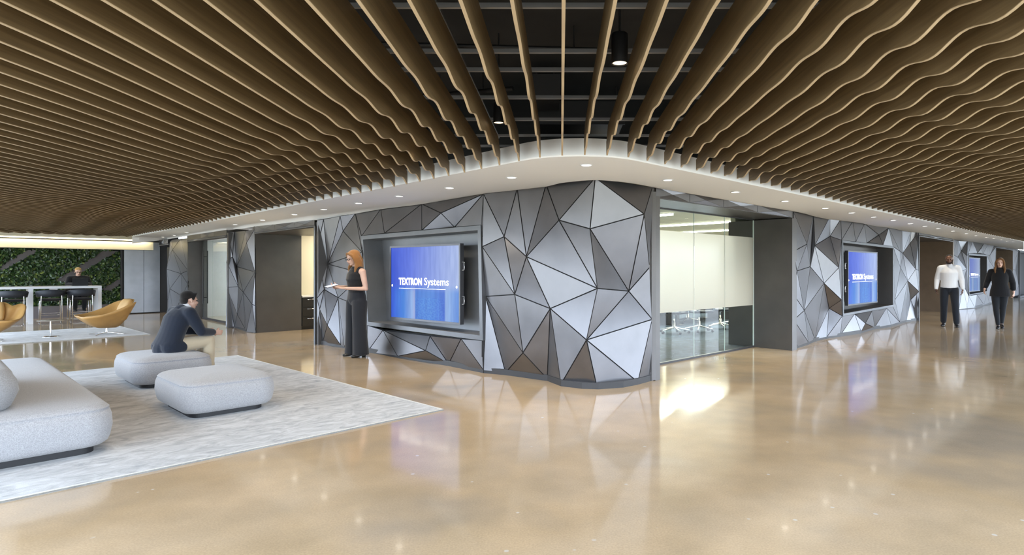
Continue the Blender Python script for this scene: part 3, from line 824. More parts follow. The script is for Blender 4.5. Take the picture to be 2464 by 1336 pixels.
# ------------------------------------------------------------------ grey rails that carry them
for i, py in enumerate((10, 120, 165, 232, 285, 324.5, 350)):
    Y = F_PX * (ZTOP + .02 - HC) / (CY - py)
    xl, xr = -(Y * .9 + 2.0), Y * 1.0 + 2.2
    xl = max(xl, -(EL - Y) + .0) if False else xl
    mb = MB(); mb.box((0, 0, 0), (xr - xl, .020, .014))
    mb.box((0, 0, .012), (xr - xl, .008, .012))
    o = mb.build('ceiling_rail', M_GREY, None, ((xl + xr) / 2, Y, ZTOP + .008))
    tag(o, '%s crosswise grey rail above the baffles counted from the nearest' % ORD[i + 1], 'rail', 'crosswise ceiling rails')
# conduits and ducts up in the dark
for X, z, r, lb in ((1.50, 3.02, .025, 'thin grey conduit running lengthwise above the baffles to the right'), (-.76, 3.0, .022, 'thin dark conduit running lengthwise above the baffles to the left')):
    mb = MB(); mb.tube([(0, -1, 0), (0, 7.2, 0)], r, 8)
    tag(mb.build('conduit', M_GREY, None, (X, 0, z)), lb, 'conduit')
for (p0, p1, r, lb) in (((-3.2, 4.4, 3.12), (3.4, 4.9, 3.12), .016, 'dark pipe slanting across under the deck behind the large pendant'), ((-2.6, 3.7, 3.18), (2.2, 3.2, 3.18), .014, 'dark pipe crossing under the deck nearest the camera'), ((-1.9, 6.0, 3.1), (-.45, 5.6, 3.1), .022, 'dark pipe slanting under the deck near the air duct')):
    mb = MB(); mb.tube([p0, p1], r, 8)
    for t_ in (.2, .5, .8):
        q_ = Vector(p0).lerp(Vector(p1), t_); mb.tube([q_, Vector((q_.x, q_.y, 3.3))], .005, 5)
    tag(mb.build('overhead_pipe', M_BLACK), lb, 'pipe')
M_DUCT = pmat('dark_duct_metal', (.055, .056, .06, 1), .5, .4)
for (x0, x1, y, z0, z1, dy, lb) in ((-.22, .62, 6.2, 2.86, 3.06, .5, 'wide dark air duct above the soffit'), (-.28, -.02, 5.6, 2.95, 3.15, .4, 'small square air box above the baffles')):
    mb = MB(); mb.box(((x0 + x1) / 2, 0, (z0 + z1) / 2), (x1 - x0, dy, z1 - z0)); mb.box(((x0 + x1) / 2, -dy / 2 - .01, (z0 + z1) / 2), (x1 - x0 + .03, .02, z1 - z0 + .03))
    mb.tube([(x0 + .05, 0, z1), (x0 + .05, 0, 3.3)], .008, 6)
    mb.tube([(x1 - .05, 0, z1), (x1 - .05, 0, 3.3)], .008, 6)
    tag(mb.build('air_duct', M_DUCT, None, (0, y, 0)), lb, 'duct')

# ------------------------------------------------------------------ black cylinder pendants between the baffles
def spot(p, power, size=radians(95), col=(1, .86, .68), r=.04, blend=.6, tilt=None):
    d = bpy.data.lights.new('lamp', 'SPOT'); d.energy = power; d.spot_size = size; d.spot_blend = blend; d.color = col; d.shadow_soft_size = r
    o = bpy.data.objects.new('lamp', d); COL.objects.link(o); o.location = p
    return o
for i, (X, Y, zb, lb) in enumerate(((.3135, 3.20, 2.505, 'large black cylinder pendant hanging right of the centre baffle'),
                           (-.500, 4.80, 2.580, 'black cylinder pendant left of the centre baffle, lens glowing'),
                           (-1.268, 5.52, 2.63, 'black cylinder pendant lowest and farthest left between the baffles'))):
    e = empty('pendant_downlight', (X, Y, zb))
    tag(e, lb, 'pendant light', 'black cylinder pendants')
    mb = MB(); mb.lathe([(.044, 0), (.044, .155), (.040, .160), (.0, .160)], n=28, cap=False)
    mb.lathe([(.044, 0), (.039, 0), (.039, .02)], n=28, cap=False)
    mb.build('canister', M_BLACK, e)
    mb = MB(); mb.lathe([(.0, .006), (.039, .006)], n=28); mb.build('lens', M_LAMPD, e)
    mb = MB(); mb.tube([(0, 0, .16), (0, 0, 3.3 - zb)], .006, 8); mb.build('stem', M_BLACK, e)
    spot((X, Y, zb - .02), 12, radians(70))

# ------------------------------------------------------------------ recessed downlights in the soffit
def downlight(px, py, lb):
    p = onfloor(px, py, ZS) if py > CY else at(px, py, F_PX * (ZS - HC) / (CY - py))
    e = empty('recessed_downlight', (p.x, p.y, ZS - .002))
    tag(e, lb, 'downlight', 'recessed soffit downlights')
    mb = MB(); mb.lathe([(.062, 0), (.062, -.004), (.050, -.005), (.046, .0)], n=24); mb.build('trim_ring', M_WHITE, e)
    mb = MB(); mb.lathe([(.0, -.003), (.047, -.002)], n=24); mb.build('lens', M_LAMP, e)
    return p
LL = [(1231, 427), (1082, 452), (961, 472), (863, 489), (780, 504), (709, 516), (632, 529.5), (566, 540.5), (450, 560), (419.5, 566), (392, 570.5)]
RR = [(1607, 433), (1769, 462), (1889, 484), (1986, 501), (2049, 512), (2102, 522), (2149, 530), (2190, 538), (2225, 544), (2257, 550), (2293, 556), (2325, 562), (2348, 567), (2373, 571), (2391, 574), (2409, 577), (2422, 580), (2437, 582)]
pts = [downlight(1411, 397, 'recessed downlight at the rounded corner of the white soffit')]
for i, q in enumerate(LL): pts.append(downlight(q[0], q[1], '%s recessed downlight left of the corner one in the soffit' % ORD[i + 1]))
for i, q in enumerate(RR): pts.append(downlight(q[0], q[1], '%s recessed downlight right of the corner one in the soffit' % ORD[i + 1]))
for p in pts:
    if p.y < 19: spot((p.x, p.y, ZS - .03), 52 if p.y < 12 else 30, radians(125), (1, .88, .70))

for X, Y in ((-3.7, 6.2), (-3.0, 4.6), (-5.6, 6.4)): spot((X, Y, 2.40), 38, radians(100), (1, .74, .42), .06)  # added warm spots without fixtures, to warm the rug and seats
# added bare lamps below the baffles, no fixtures, to brighten lounge and corridor floor
for X, Y in ((-1.9, 2.6), (1.9, 2.4), (-3.6, 4.6), (3.6, 4.3), (-6.0, 7.4), (6.2, 7.0), (-8.6, 10.2), (9.0, 9.8), (-11.5, 13.2), (12, 12.6), (0.1, 1.2), (-13.2, 16.0)):
    spot((X, Y, 2.40), 42 if Y < 5 else 20, radians(120), (1, .90, .74), .06)
# ------------------------------------------------------------------ lounge furniture
AXZ = math.atan2(.735, .678)
LX, LY = Vector((.678, .735, 0)), Vector((-.735, .678, 0))

def fabric(name, col, var=.16, scale=160):
    m, nt, b, out = new_mat(name)
    b.inputs['Roughness'].default_value = .9
    b.inputs['Specular IOR Level'].default_value = .2
    b.inputs['Sheen Weight'].default_value = .25
    tc = nt.nodes.new('ShaderNodeTexCoord')
    nz = nt.nodes.new('ShaderNodeTexNoise'); nz.inputs['Scale'].default_value = scale; nz.inputs['Detail'].default_value = 3
    nt.links.new(tc.outputs['Object'], nz.inputs['Vector'])
    rp = nt.nodes.new('ShaderNodeValToRGB')
    rp.color_ramp.elements[0].position = .35; rp.color_ramp.elements[1].position = .65
    rp.color_ramp.elements[0].color = tuple(c * (1 - var) for c in col[:3]) + (1,)
    rp.color_ramp.elements[1].color = tuple(min(1, c * (1 + var)) for c in col[:3]) + (1,)
    nt.links.new(nz.outputs['Fac'], rp.inputs['Fac']); nt.links.new(rp.outputs[0], b.inputs['Base Color'])
    bp = nt.nodes.new('ShaderNodeBump'); bp.inputs['Strength'].default_value = .25; bp.inputs['Distance'].default_value = .004
    nt.links.new(nz.outputs['Fac'], bp.inputs['Height']); nt.links.new(bp.outputs[0], b.inputs['Normal'])
    return m
M_TWEED = fabric('pale_grey_tweed', (.335, .335, .348, 1))

def rug_mat():
    m, nt, b, out = new_mat('mottled_silver_rug')
    b.inputs['Roughness'].default_value = .85; b.inputs['Sheen Weight'].default_value = .3
    tc = nt.nodes.new('ShaderNodeTexCoord')
    mp = nt.nodes.new('ShaderNodeMapping'); mp.inputs['Scale'].default_value = (2.0, 4.6, 1); mp.inputs['Rotation'].default_value = (0, 0, radians(44))
    nt.links.new(tc.outputs['Object'], mp.inputs['Vector'])
    nz = nt.nodes.new('ShaderNodeTexNoise'); nz.inputs['Scale'].default_value = 1.7; nz.inputs['Detail'].default_value = 6; nz.inputs['Roughness'].default_value = .7; nz.inputs['Distortion'].default_value = 1.6
    nt.links.new(mp.outputs[0], nz.inputs['Vector'])
    rp = nt.nodes.new('ShaderNodeValToRGB'); e = rp.color_ramp.elements
    e[0].position = .33; e[0].color = (.20, .20, .205, 1); e[1].position = .64; e[1].color = (.50, .50, .50, 1)
    x = e.new(.47); x.color = (.35, .345, .34, 1)
    nt.links.new(nz.outputs['Fac'], rp.inputs['Fac']); nt.links.new(rp.outputs[0], b.inputs['Base Color'])
    n2 = nt.nodes.new('ShaderNodeTexNoise'); n2.inputs['Scale'].default_value = 220
    nt.links.new(tc.outputs['Object'], n2.inputs['Vector'])
    bp = nt.nodes.new('ShaderNodeBump'); bp.inputs['Strength'].default_value = .3; bp.inputs['Distance'].default_value = .004
    nt.links.new(n2.outputs['Fac'], bp.inputs['Height']); nt.links.new(bp.outputs[0], b.inputs['Normal'])
    return m
M_RUG = rug_mat()
M_RUGEDGE = fabric('bound_rug_edge', (.58, .57, .53, 1), .1, 80)

def rug(corner, lx, ly, label):
    mb = MB(); mb.box((-lx / 2, ly / 2, .006), (lx, ly, .012))
    o = tag(mb.build('area_rug', M_RUG, None, (corner.x, corner.y, .0005), AXZ), label, 'rug', 'grey lounge rugs')
    mb = MB()
    w = .022
    for c, s_ in (((-lx / 2, w / 2, .0065), (lx, w, .015)), ((-lx / 2, ly - w / 2, .0065), (lx, w, .015)), ((-w / 2, ly / 2, .0065), (w, ly - 2 * w, .015)), ((-lx + w / 2, ly / 2, .0065), (w, ly - 2 * w, .015))):
        mb.box(c, s_)
    mb.build('bound_edge', M_RUGEDGE, o)
rug(Vector((-1.17, 5.96, 0)), 5.2, 5.56, 'large mottled silver rug under the pale sofa and both ottomans')
rug(onfloor(362, 806), 4.4, 2.8, 'smaller grey rug under the tan leather armchairs')

def rrect(hx, hy, r, n=10):
    r = min(r, hx - .001, hy - .001)
    pts = []
    for q, (cx_, cy_) in enumerate(((hx - r, hy - r), (-hx + r, hy - r), (-hx + r, -hy + r), (hx - r, -hy + r))):
        for i in range(n + 1):
            a = pi / 2 * q + pi / 2 * i / n
            pts.append((cx_ + r * cos(a), cy_ + r * sin(a)))
    return pts
def soft_block(mb, hx, hy, z0, z1, r, dome=.03, bulge=.015, seam=True, mi=0):
    """upholstered block with rounded plan, slightly bulging sides, a welt line near the top and a domed top"""
    h = z1 - z0
    prof = [(.075, z0), (.040, z0 + .006), (.014, z0 + .026), (.0, z0 + .06), (-bulge, z0 + h * .45), (-bulge * .6, z0 + h * .70), (.002, z1 - .055)]
    prof += [(.014, z1 - .046), (.014, z1 - .041), (.004, z1 - .038)] if seam else []
    prof += [(.010, z1 - .030), (.024, z1 - .016), (.044, z1 - .006), (.070, z1 + .001)]
    m = min(hx, hy)
    k0 = [p for p in prof if p[0] < m * .5]
    prof = prof[:5] + [p for p in prof[5:] if p[0] < m * .30]
    z_, i_ = prof[-1][1], prof[-1][0]
    for t in (.2, .4, .6, .8, .98):
        prof.append((i_ + (m - i_) * t, z_ + (z1 + dome - z_) * (1 - (1 - t) ** 2)))
    rings = []
    for ins, z in prof:
        rings.append([(x, y, z) for x, y in rrect(hx - ins, hy - ins, max(.004, r - ins * .75))])
    n = len(rings[0])
    vs = [p for g in rings for p in g]
    fs = [(i * n + j, i * n + (j + 1) % n, (i + 1) * n + (j + 1) % n, (i + 1) * n + j) for i in range(len(rings) - 1) for j in range(n)]
    mb.add(vs, fs, mi, True)
    mb.add(rings[0], [list(range(n - 1, -1, -1))], mi)
    mb.add(rings[-1], [list(range(n))], mi, True)

def ottoman(c, hx, hy, label):
    e = empty('ottoman', (c.x, c.y, .0125), AXZ)
    tag(e, label, 'ottoman', 'pale upholstered ottomans')
    mb = MB(); soft_block(mb, hx, hy, 0.045, .348, .17, .028)
    mb.build('cushion', M_TWEED, e)
    mb = MB(); mb.prism(rrect(hx - .09, hy - .09, .12), 0, .06); mb.build('plinth', M_BLACK, e)
    return e
N1, N2 = Vector((-3.42, 5.43, 0)), Vector((-4.87, 6.82, 0))
OH = (.415, .54)
ottoman(N1 + LX * OH[0] + LY * OH[1], OH[0], OH[1], 'pale grey ottoman nearest the camera, empty')
ottoman(N2 + LX * OH[0] + LY * OH[1], OH[0], OH[1], 'pale grey ottoman under the seated man in a navy jacket')

NS = Vector((-3.40, 4.56, 0))
sc_ = NS + LX * -.60 + LY * 1.86
e = empty('sofa', (sc_.x, sc_.y, .0125), AXZ)
tag(e, 'long low pale tweed bench sofa cut off by the picture edge', 'sofa')
mb = MB(); soft_block(mb, .60, 1.86, .055, .372, .18, .03); mb.build('seat', M_TWEED, e)
mb = MB(); mb.prism(rrect(.50, 1.76, .10), 0, .07); mb.build('plinth', M_BLACK, e)
mb = MB(); soft_block(mb, .30, .78, .0, .30, .14, .03, .03, False)
bk = mb.build('backrest', fabric('grey_backrest_tweed', (.27, .275, .29, 1)), e, (-.25, -.95, .385))

# ------------------------------------------------------------------ tan swivel armchairs
M_TAN = pmat('tan_leather', (.50, .285, .095, 1), .42, var=.1, vscale=(5, 5, 5), bump=.08, bscale=180)
M_TAN2 = pmat('tan_leather_cushion', (.54, .33, .13, 1), .45, var=.08, vscale=(5, 5, 5), bump=.08, bscale=180)
def make_armchair():
    e = empty('swivel_armchair')
    half = [(.0, -.50, .425), (.26, -.505, .415), (.45, -.45, .425), (.545, -.22, .455), (.585, .05, .545), (.60, .27, .655), (.535, .40, .70), (.40, .36, .665), (.28, .43, .735), (.0, .46, .75)]
    rim = half + [(-x, y, z) for x, y, z in half[-2:0:-1]]
    n = len(rim)
    # refine the rim with a closed spline
    def cr(i, t):
        p = [Vector(rim[(i + k) % n]) for k in (-1, 0, 1, 2)]
        return .5 * ((2 * p[1]) + (p[2] - p[0]) * t + (2 * p[0] - 5 * p[1] + 4 * p[2] - p[3]) * t * t + (3 * p[1] - p[0] - 3 * p[2] + p[3]) * t ** 3)
    R = [cr(i, k / 3) for i in range(n) for k in range(3)]
    m = len(R)
    cb = Vector((0, .02, .15))
    rows = []
    for t in (0, .12, .3, .5, .7, .88, 1.0):
        row = []
        for p in R:
            a = p.copy()
            b = Vector((a.x * .24, .02 + (a.y - .02) * .30, .15))
            q = b.lerp(a, t)
            q.z = b.z + (a.z - b.z) * (t ** 1.55)
            row.append(q)
        rows.append(row)
    inner = []
    for t in (1.0, .9, .72, .5):
        row = []
        for p in R:
            b = Vector((p.x * .30, .02 + (p.y - .02) * .36, .30))
            a = Vector((p.x * .955, p.y * .95, p.z + .004))
            q = b.lerp(a, (t - .0)); q.z = b.z + (a.z - b.z) * (max(0, (t - .45) / .55) ** 1.2)
            row.append(q)
        inner.append(row)
    allr = rows + inner
    mb = MB()
    vs = [p for r in allr for p in r]
    mb.add(vs, [(i * m + j, i * m + (j + 1) % m, (i + 1) * m + (j + 1) % m, (i + 1) * m + j) for i in range(len(allr) - 1) for j in range(m)], 0, True)
    mb.add(rows[0], [list(range(m - 1, -1, -1))]); mb.add(inner[-1], [list(range(m))])
    mb.build('shell', M_TAN, e)
    mb = MB(); soft_block(mb, .33, .31, .30, .40, .12, .02, .012, False); mb.build('seat_cushion', M_TAN2, e, (0, -.06, 0))
    mb = MB()
    soft_block(mb, .27, .055, 0, .40, .05, .01, .01, False)
    b = mb.build('back_cushion', M_TAN2, e, (0, .235, .37)); b.rotation_euler.x = radians(-22)
    mb = MB()
    mb.lathe([(.03, .035), (.022, .06), (.022, .16)], n=16)
    mb.build('column', M_CHROME, e)
    for k in range(4):
        a = pi / 4 + k * pi / 2
        mb = MB()
        d = Vector((cos(a), sin(a), 0))
        mb.tube([d * .01 + Vector((0, 0, .045)), d * .2 + Vector((0, 0, .03)), d * .36 + Vector((0, 0, .010))], [(.016, .012), (.014, .009), (.011, .007)], 8)
        mb.lathe([(.012, .0), (.012, .012)], (d.x * .35, d.y * .35, 0), 10)
        mb.build('base_leg', M_CHROME, e)
    return e
ch = make_armchair()
p = onfloor(257, 806.5)
ch.location = (p.x, p.y, .0125); ch.rotation_euler.z = radians(-40)
tag(ch, 'tan leather swivel armchair with winged shell beside the counter table', 'armchair', 'tan leather swivel armchairs')
ch2 = copy_tree(ch)
ch2.location = (-11.13, 11.55, .0125); ch2.rotation_euler.z = radians(42)
tag(ch2, 'tan leather swivel armchair cut off by the picture edge', 'armchair')

# small glass-topped side table between them
p = onfloor(122, 811.5)
e = empty('side_table', (p.x, p.y, .0125))
tag(e, 'small low side table on a slim chrome stem between the armchairs', 'side table')
M_TTOP = pmat('pale_table_top', (.55, .52, .46, 1), .15)
mb = MB(); mb.lathe([(.0, .33), (.225, .33), (.225, .342), (.0, .342)], n=32); mb.build('table_top', M_TTOP, e)
mb = MB(); mb.tube([(0, 0, .01), (0, 0, .33)], .017, 12); mb.build('stem', M_CHROME, e)
mb = MB(); mb.lathe([(.14, 0), (.14, .006), (.02, .014)], n=28); mb.build('foot_plate', M_CHROME, e)

# ------------------------------------------------------------------ white counter table, stools, laptop
M_LAM = pmat('white_laminate', (.74, .75, .78, 1), .3)
tb = Vector((-12.72, 16.56, 0))          # right-hand end, front
e = empty('counter_table', tb, pi / 4)
tag(e, 'long white counter-height table before the plant wall', 'table')
TL, TD, TH = 4.2, .85, .965
mb = MB(); mb.box((-TL / 2, TD / 2, TH - .03), (TL, TD, .06)); mb.build('table_top', M_LAM, e)
for x, nm in ((-.04, 'end_panel'), (-TL + .04, 'end_panel')):
    mb = MB(); mb.box((x, TD / 2, (TH - .06) / 2), (.08, TD, TH - .06)); mb.build(nm, M_LAM, e)
mb = MB(); mb.box((-1.47, .10, (TH - .06) / 2), (.10, .12, TH - .06)); mb.build('leg', M_LAM, e)
mb = MB(); mb.box((-1.47, TD - .12, (TH - .06) / 2), (.10, .12, TH - .06)); mb.build('leg', M_LAM, e)
mb = MB(); mb.box((-1.0, .30, TH - .09), (.16, .2, .06)); mb.build('cable_box', M_LAM, e)

M_NAVY = pmat('dark_navy_upholstery', (.020, .024, .034, 1), .6, var=.1, vscale=(9, 9, 9))
def make_stool():
    e = empty('bar_stool')
    mb = MB()
    soft_block(mb, .23, .21, .60, .665, .09, .012, .006, False)
    mb.build('seat', M_NAVY, e)
    mb = MB()                                # curved wrap-around back, open towards the table (+y)
    rows = []
    for t, z, rr in ((0, .72, .25), (.15, .71, .262), (.5, .80, .275), (.85, .885, .285), (1, .895, .275), (.85, .885, .262), (.5, .80, .25), (.1, .72, .24)):
        rows.append([(rr * 1.08 * sin(a), -rr * cos(a), z - .05 * (1 - cos(a)) * (z - .7) / .2) for a in [radians(-98 + 196 * i / 20) for i in range(21)]])
    k = 21
    vs = [p for r in rows for p in r]
    nr = len(rows)
    fs = [(i * k + j, i * k + j + 1, ((i + 1) % nr) * k + j + 1, ((i + 1) % nr) * k + j) for i in range(nr) for j in range(k - 1)]
    fs += [[i * k for i in range(nr)], [i * k + k - 1 for i in range(nr)][::-1]]
    mb.add(vs, fs, 0, True)
    mb.build('backrest', M_NAVY, e)
    for sx in (-1, 1):
        mb = MB()
        mb.tube([(sx * .20, -.24, .74), (sx * .205, -.235, .60), (sx * .215, -.235, .012), (sx * .215, .22, .012), (sx * .205, .20, .59), (sx * .12, .17, .605)], .010, 8)
        mb.build('side_frame', M_CHROME, e)
    for y, z in ((-.235, .30), (.215, .22)):
        mb = MB(); mb.tube([(-.213, y, z), (.213, y, z)], .008, 8); mb.build('footrest', M_CHROME, e)
    mb = MB(); mb.tube([(-.215, -.235, .012), (.215, -.235, .012)], .010, 8); mb.build('floor_bar', M_CHROME, e)
    return e
st = make_stool()
lbs = ('navy bar stool in front of the laptop, third from the picture edge', 'navy bar stool just right of the table leg', 'navy bar stool at the picture edge before the white table')
for i, px in enumerate((196, 122, 30)):
    o = st if i == 0 else copy_tree(st)
    t = (px - CX) / F_PX
    y = 28.72 / (1 - t)
    o.location = (t * y, y, .0); o.rotation_euler.z = pi / 4
    tag(o, lbs[i], 'bar stool', 'navy bar stools on the near side of the white table')
o = copy_tree(st)
t = (188 - CX) / F_PX; y = 30.72 / (1 - t)
o.location = (t * y, y, 0); o.rotation_euler.z = pi / 4 + pi
tag(o, 'navy bar stool on which the blond person sits behind the table', 'bar stool')
o['group'] = 'navy bar stools behind the white table'
LPX, LPY = t * y, y

M_LAPTOP = pmat('black_laptop_shell', (.015, .017, .02, 1), .4)
t = (193 - CX) / F_PX; y = 29.62 / (1 - t)
e = empty('laptop', (t * y, y, TH), pi / 4)
tag(e, 'black laptop open on the white table before the seated blond person', 'laptop')
mb = MB(); mb.box((0, .11, .008), (.34, .23, .016)); mb.build('keyboard_base', M_LAPTOP, e)
mb = MB(); mb.box((0, -.02, .115), (.34, .010, .215), M=Matrix.Rotation(radians(14), 3, 'X')); mb.build('lid', M_LAPTOP, e)

# ------------------------------------------------------------------ plant wall
pw0, pw1 = ew(-330, .06), ew(293, .06)
Lp = (pw1 - pw0).length
e = empty('plant_wall', pw1, pi / 4)
tag(e, 'living wall of dark green leaves crossed by slanting grey strips', 'plant wall')
Z0, Z1 = .12, 2.03
mb = MB(); mb.box((-Lp / 2, .03, (Z0 + Z1) / 2), (Lp, .05, Z1 - Z0)); mb.build('backing_board', pmat('dark_moss_backing', (.012, .016, .009, 1), .9), e)
mb = MB()
for x in (-.02, ): mb.box((x, -.02, (Z0 + Z1) / 2), (.05, .12, Z1 - Z0 + .08))
mb.box((-Lp / 2, -.02, Z1 + .03), (Lp, .12, .05)); mb.build('frame', M_DARK, e)
M_STRIPE = pmat('grey_slate_strip', (.11, .10, .105, 1), .6, var=.1)
def px_on_wall(px, py):
    w = ew(px, .10)
    z = HC + (CY - py) / F_PX * w.y
    d = (w - pw1)
    return d.dot(UR), z
stripes = [((0, 642), (0, 656), (100, 602), (62, 602)), ((130, 676), (160, 676), (286, 604), (250, 604)), ((255, 697), (292, 676), (292, 668), (240, 697)), ((-120, 690), (-90, 690), (0, 655), (0, 641))]
polys = []
for k, q in enumerate(([(0, 641), (0, 655), (100, 602), (62, 602)], [(128, 678), (160, 678), (286, 604), (248, 604)], [(238, 700), (268, 700), (292, 682), (292, 668)], [(-230, 735), (-190, 735), (-6, 655), (-6, 641)])):
    pts = [px_on_wall(*a) for a in q]
    polys.append(pts)
    mb = MB()
    vs = [(x, -.035, z) for x, z in pts] + [(x, .01, z) for x, z in pts]
    mb.add(vs, [(0, 1, 2, 3), (7, 6, 5, 4), (0, 4, 5, 1), (1, 5, 6, 2), (2, 6, 7, 3), (3, 7, 4, 0)])
    mb.build('slate_strip', M_STRIPE, e)
lm, nt, b, out = new_mat('glossy_green_leaves')
g = nt.nodes.new('ShaderNodeNewGeometry'); rp_ = nt.nodes.new('ShaderNodeValToRGB')
el = rp_.color_ramp.elements
el[0].color = (.010, .026, .012, 1); el[1].color = (.16, .22, .05, 1)
x = el.new(.45); x.color = (.022, .055, .018, 1)
x = el.new(.8); x.color = (.05, .105, .03, 1)
nt.links.new(g.outputs['Random Per Island'], rp_.inputs['Fac']); nt.links.new(rp_.outputs[0], b.inputs['Base Color'])
b.inputs['Roughness'].default_value = .33
M_LEAF = lm
rnd = random.Random(3)
mb = MB()
cnt = 0
xmin = px_on_wall(-60, 640)[0]
while cnt < 8500:
    x, z = rnd.uniform(xmin, -.05), rnd.uniform(Z0 + .02, Z1 - .01)
    if any(inside((x, z), q) for q in polys): continue
    cnt += 1
    s_ = rnd.uniform(.026, .062)
    R = Matrix.Rotation(rnd.uniform(0, 2 * pi), 3, 'Y') @ Matrix.Rotation(rnd.uniform(-.9, .9), 3, 'X') @ Matrix.Rotation(rnd.uniform(-.5, .5), 3, 'Z')
    c = Vector((x, rnd.uniform(-.075, -.01), z))
    pts = [(-1, 0, 0), (-.35, -.12, .55), (.45, -.1, .5), (1.1, 0, 0), (.45, -.1, -.5), (-.35, -.12, -.55)]
    mb.add([c + R @ (Vector(p) * s_) for p in pts], [(0, 1, 2, 3), (0, 3, 4, 5)])
tag(mb.build('leaf_cover', M_LEAF, e), kind='stuff')
mb = MB(); mb.box((-Lp / 2, -.26, .17), (Lp, .28, .34)); tag(mb.build('planter_bench', pmat('grey_bench_panel', (.14, .13, .14, 1), .5), None, pw1, pi / 4), 'low grey bench along the foot of the plant wall', 'bench')

# ------------------------------------------------------------------ kitchen cabinet seen through the opening
cb = K0 + UR * .02
e = empty('kitchen_cabinet', cb, pi / 4)
tag(e, 'black drawer cabinet in the kitchen opening', 'cabinet')
M_CAB = pmat('black_cabinet_front', (.012, .011, .011, 1), .35)
CW = 2.35
mb = MB(); mb.box((CW / 2, .31, .42), (CW, .56, .68)); mb.box((CW / 2, .33, .04), (CW, .5, .08)); mb.build('body', M_CAB, e)
for i in range(4):
    for j in range(3):
        d = MB(); d.box((.3 + i * .6, .022, .19 + j * .225), (.585, .02, .215)); dr = d.build('drawer', M_CAB, e)
        h = MB(); zz = .26 + j * .225
        h.tube([(.12 + i * .6, .008, zz), (.12 + i * .6, -.022, zz), (.42 + i * .6, -.022, zz), (.42 + i * .6, .008, zz)], .006, 8); h.build('handle', M_CHROME, dr)
mb = MB(); mb.box((CW / 2, .30, 0), (CW, .62, .035))
o = mb.build('countertop', pmat('white_stone_counter', (.75, .74, .70, 1), .25), None, cb + Vector((0, 0, .7775)), pi / 4)
tag(o, 'white stone countertop on the black drawer cabinet', 'countertop')
kl = bpy.data.lights.new('kitchen_light', 'AREA'); kl.energy = 60; kl.size = 1.0; kl.color = (1, .9, .7)
ko = bpy.data.objects.new('kitchen_light', kl); COL.objects.link(ko); ko.location = cb + UR * 1.0 - UL * .5 + Vector((0, 0, 2.45))

# ------------------------------------------------------------------ glass
def glass_mat(name, tint=(.92, .97, .95, 1), refl=.10):
    m = bpy.data.materials.new(name); m.use_nodes = True
    nt = m.node_tree; nt.nodes.remove(nt.nodes['Principled BSDF']); out = nt.nodes['Material Output']
    tr = nt.nodes.new('ShaderNodeBsdfTransparent'); tr.inputs[0].default_value = tint
    gl = nt.nodes.new('ShaderNodeBsdfGlossy'); gl.inputs['Roughness'].default_value = .01
    fr = nt.nodes.new('ShaderNodeFresnel'); fr.inputs[0].default_value = 1.52
    ad = nt.nodes.new('ShaderNodeMath'); ad.operation = 'MULTIPLY_ADD'; ad.inputs[1].default_value = .9; ad.inputs[2].default_value = refl - .10
    nt.links.new(fr.outputs[0], ad.inputs[0])
    geo = nt.nodes.new('ShaderNodeNewGeometry')
    inv = nt.nodes.new('ShaderNodeMath'); inv.operation = 'SUBTRACT'; inv.inputs[0].default_value = 1.0
    nt.links.new(geo.outputs['Backfacing'], inv.inputs[1])
    mu = nt.nodes.new('ShaderNodeMath'); mu.operation = 'MULTIPLY'
    nt.links.new(ad.outputs[0], mu.inputs[0]); nt.links.new(inv.outputs[0], mu.inputs[1])
    ad = mu
    mx = nt.nodes.new('ShaderNodeMixShader')
    nt.links.new(ad.outputs[0], mx.inputs[0]); nt.links.new(tr.outputs[0], mx.inputs[1]); nt.links.new(gl.outputs[0], mx.inputs[2])
    nt.links.new(mx.outputs[0], out.inputs[0])
    return m
M_GLASS = glass_mat('clear_glass')
M_GEDGE = emat('bright_glass_edge', (.62, .80, .78, 1), 0.0)
def film_mat():
    m, nt, b, out = new_mat('frosted_window_film')
    b.inputs['Base Color'].default_value = (.89, .87, .81, 1); b.inputs['Roughness'].default_value = .16
    b.inputs['Specular IOR Level'].default_value = .7
    rf = nt.nodes.new('ShaderNodeBsdfRefraction'); rf.inputs['Color'].default_value = (.97, .945, .90, 1); rf.inputs['Roughness'].default_value = .5; rf.inputs['IOR'].default_value = 1.25
    tl = nt.nodes.new('ShaderNodeBsdfTranslucent'); tl.inputs[0].default_value = (.96, .95, .87, 1)
    m1 = nt.nodes.new('ShaderNodeMixShader'); m1.inputs[0].default_value = .35
    nt.links.new(rf.outputs[0], m1.inputs[1]); nt.links.new(tl.outputs[0], m1.inputs[2])
    mx = nt.nodes.new('ShaderNodeMixShader'); mx.inputs[0].default_value = .68
    nt.links.new(b.outputs[0], mx.inputs[1]); nt.links.new(m1.outputs[0], mx.inputs[2]); nt.links.new(mx.outputs[0], out.inputs[0])
    return m
M_FILM = film_mat()
ga, gb = rp(GD, 1.41), rp(GD, 3.495)
e = empty('glass_partition', ga, pi / 4)
tag(e, 'frosted-band glass partition of the conference room', 'glass partition')
GL = (gb - ga).length
w = GL / 3
cuts = [0, .985, 1.93, GL]
for i in range(3):
    mb = MB(); mb.box(((cuts[i] + cuts[i + 1]) / 2, 0, 1.17), (cuts[i + 1] - cuts[i] - .008, .010, 2.28)); pn = mb.build('glass_pane', M_GLASS, e)
    mb = MB(); mb.box(((cuts[i] + cuts[i + 1]) / 2, -.007, (.765 + 1.99) / 2), (cuts[i + 1] - cuts[i] - .008, .002, 1.99 - .765)); f_ = mb.build('frosted_film', M_FILM, pn)
M_EDGEG = pmat('pale_green_glass_edge', (.62, .74, .72, 1), .3)
for x in cuts[1:3]:
    mb = MB(); mb.box((x, 0, 1.17), (.007, .011, 2.28)); mb.build('joint', M_EDGEG, e)
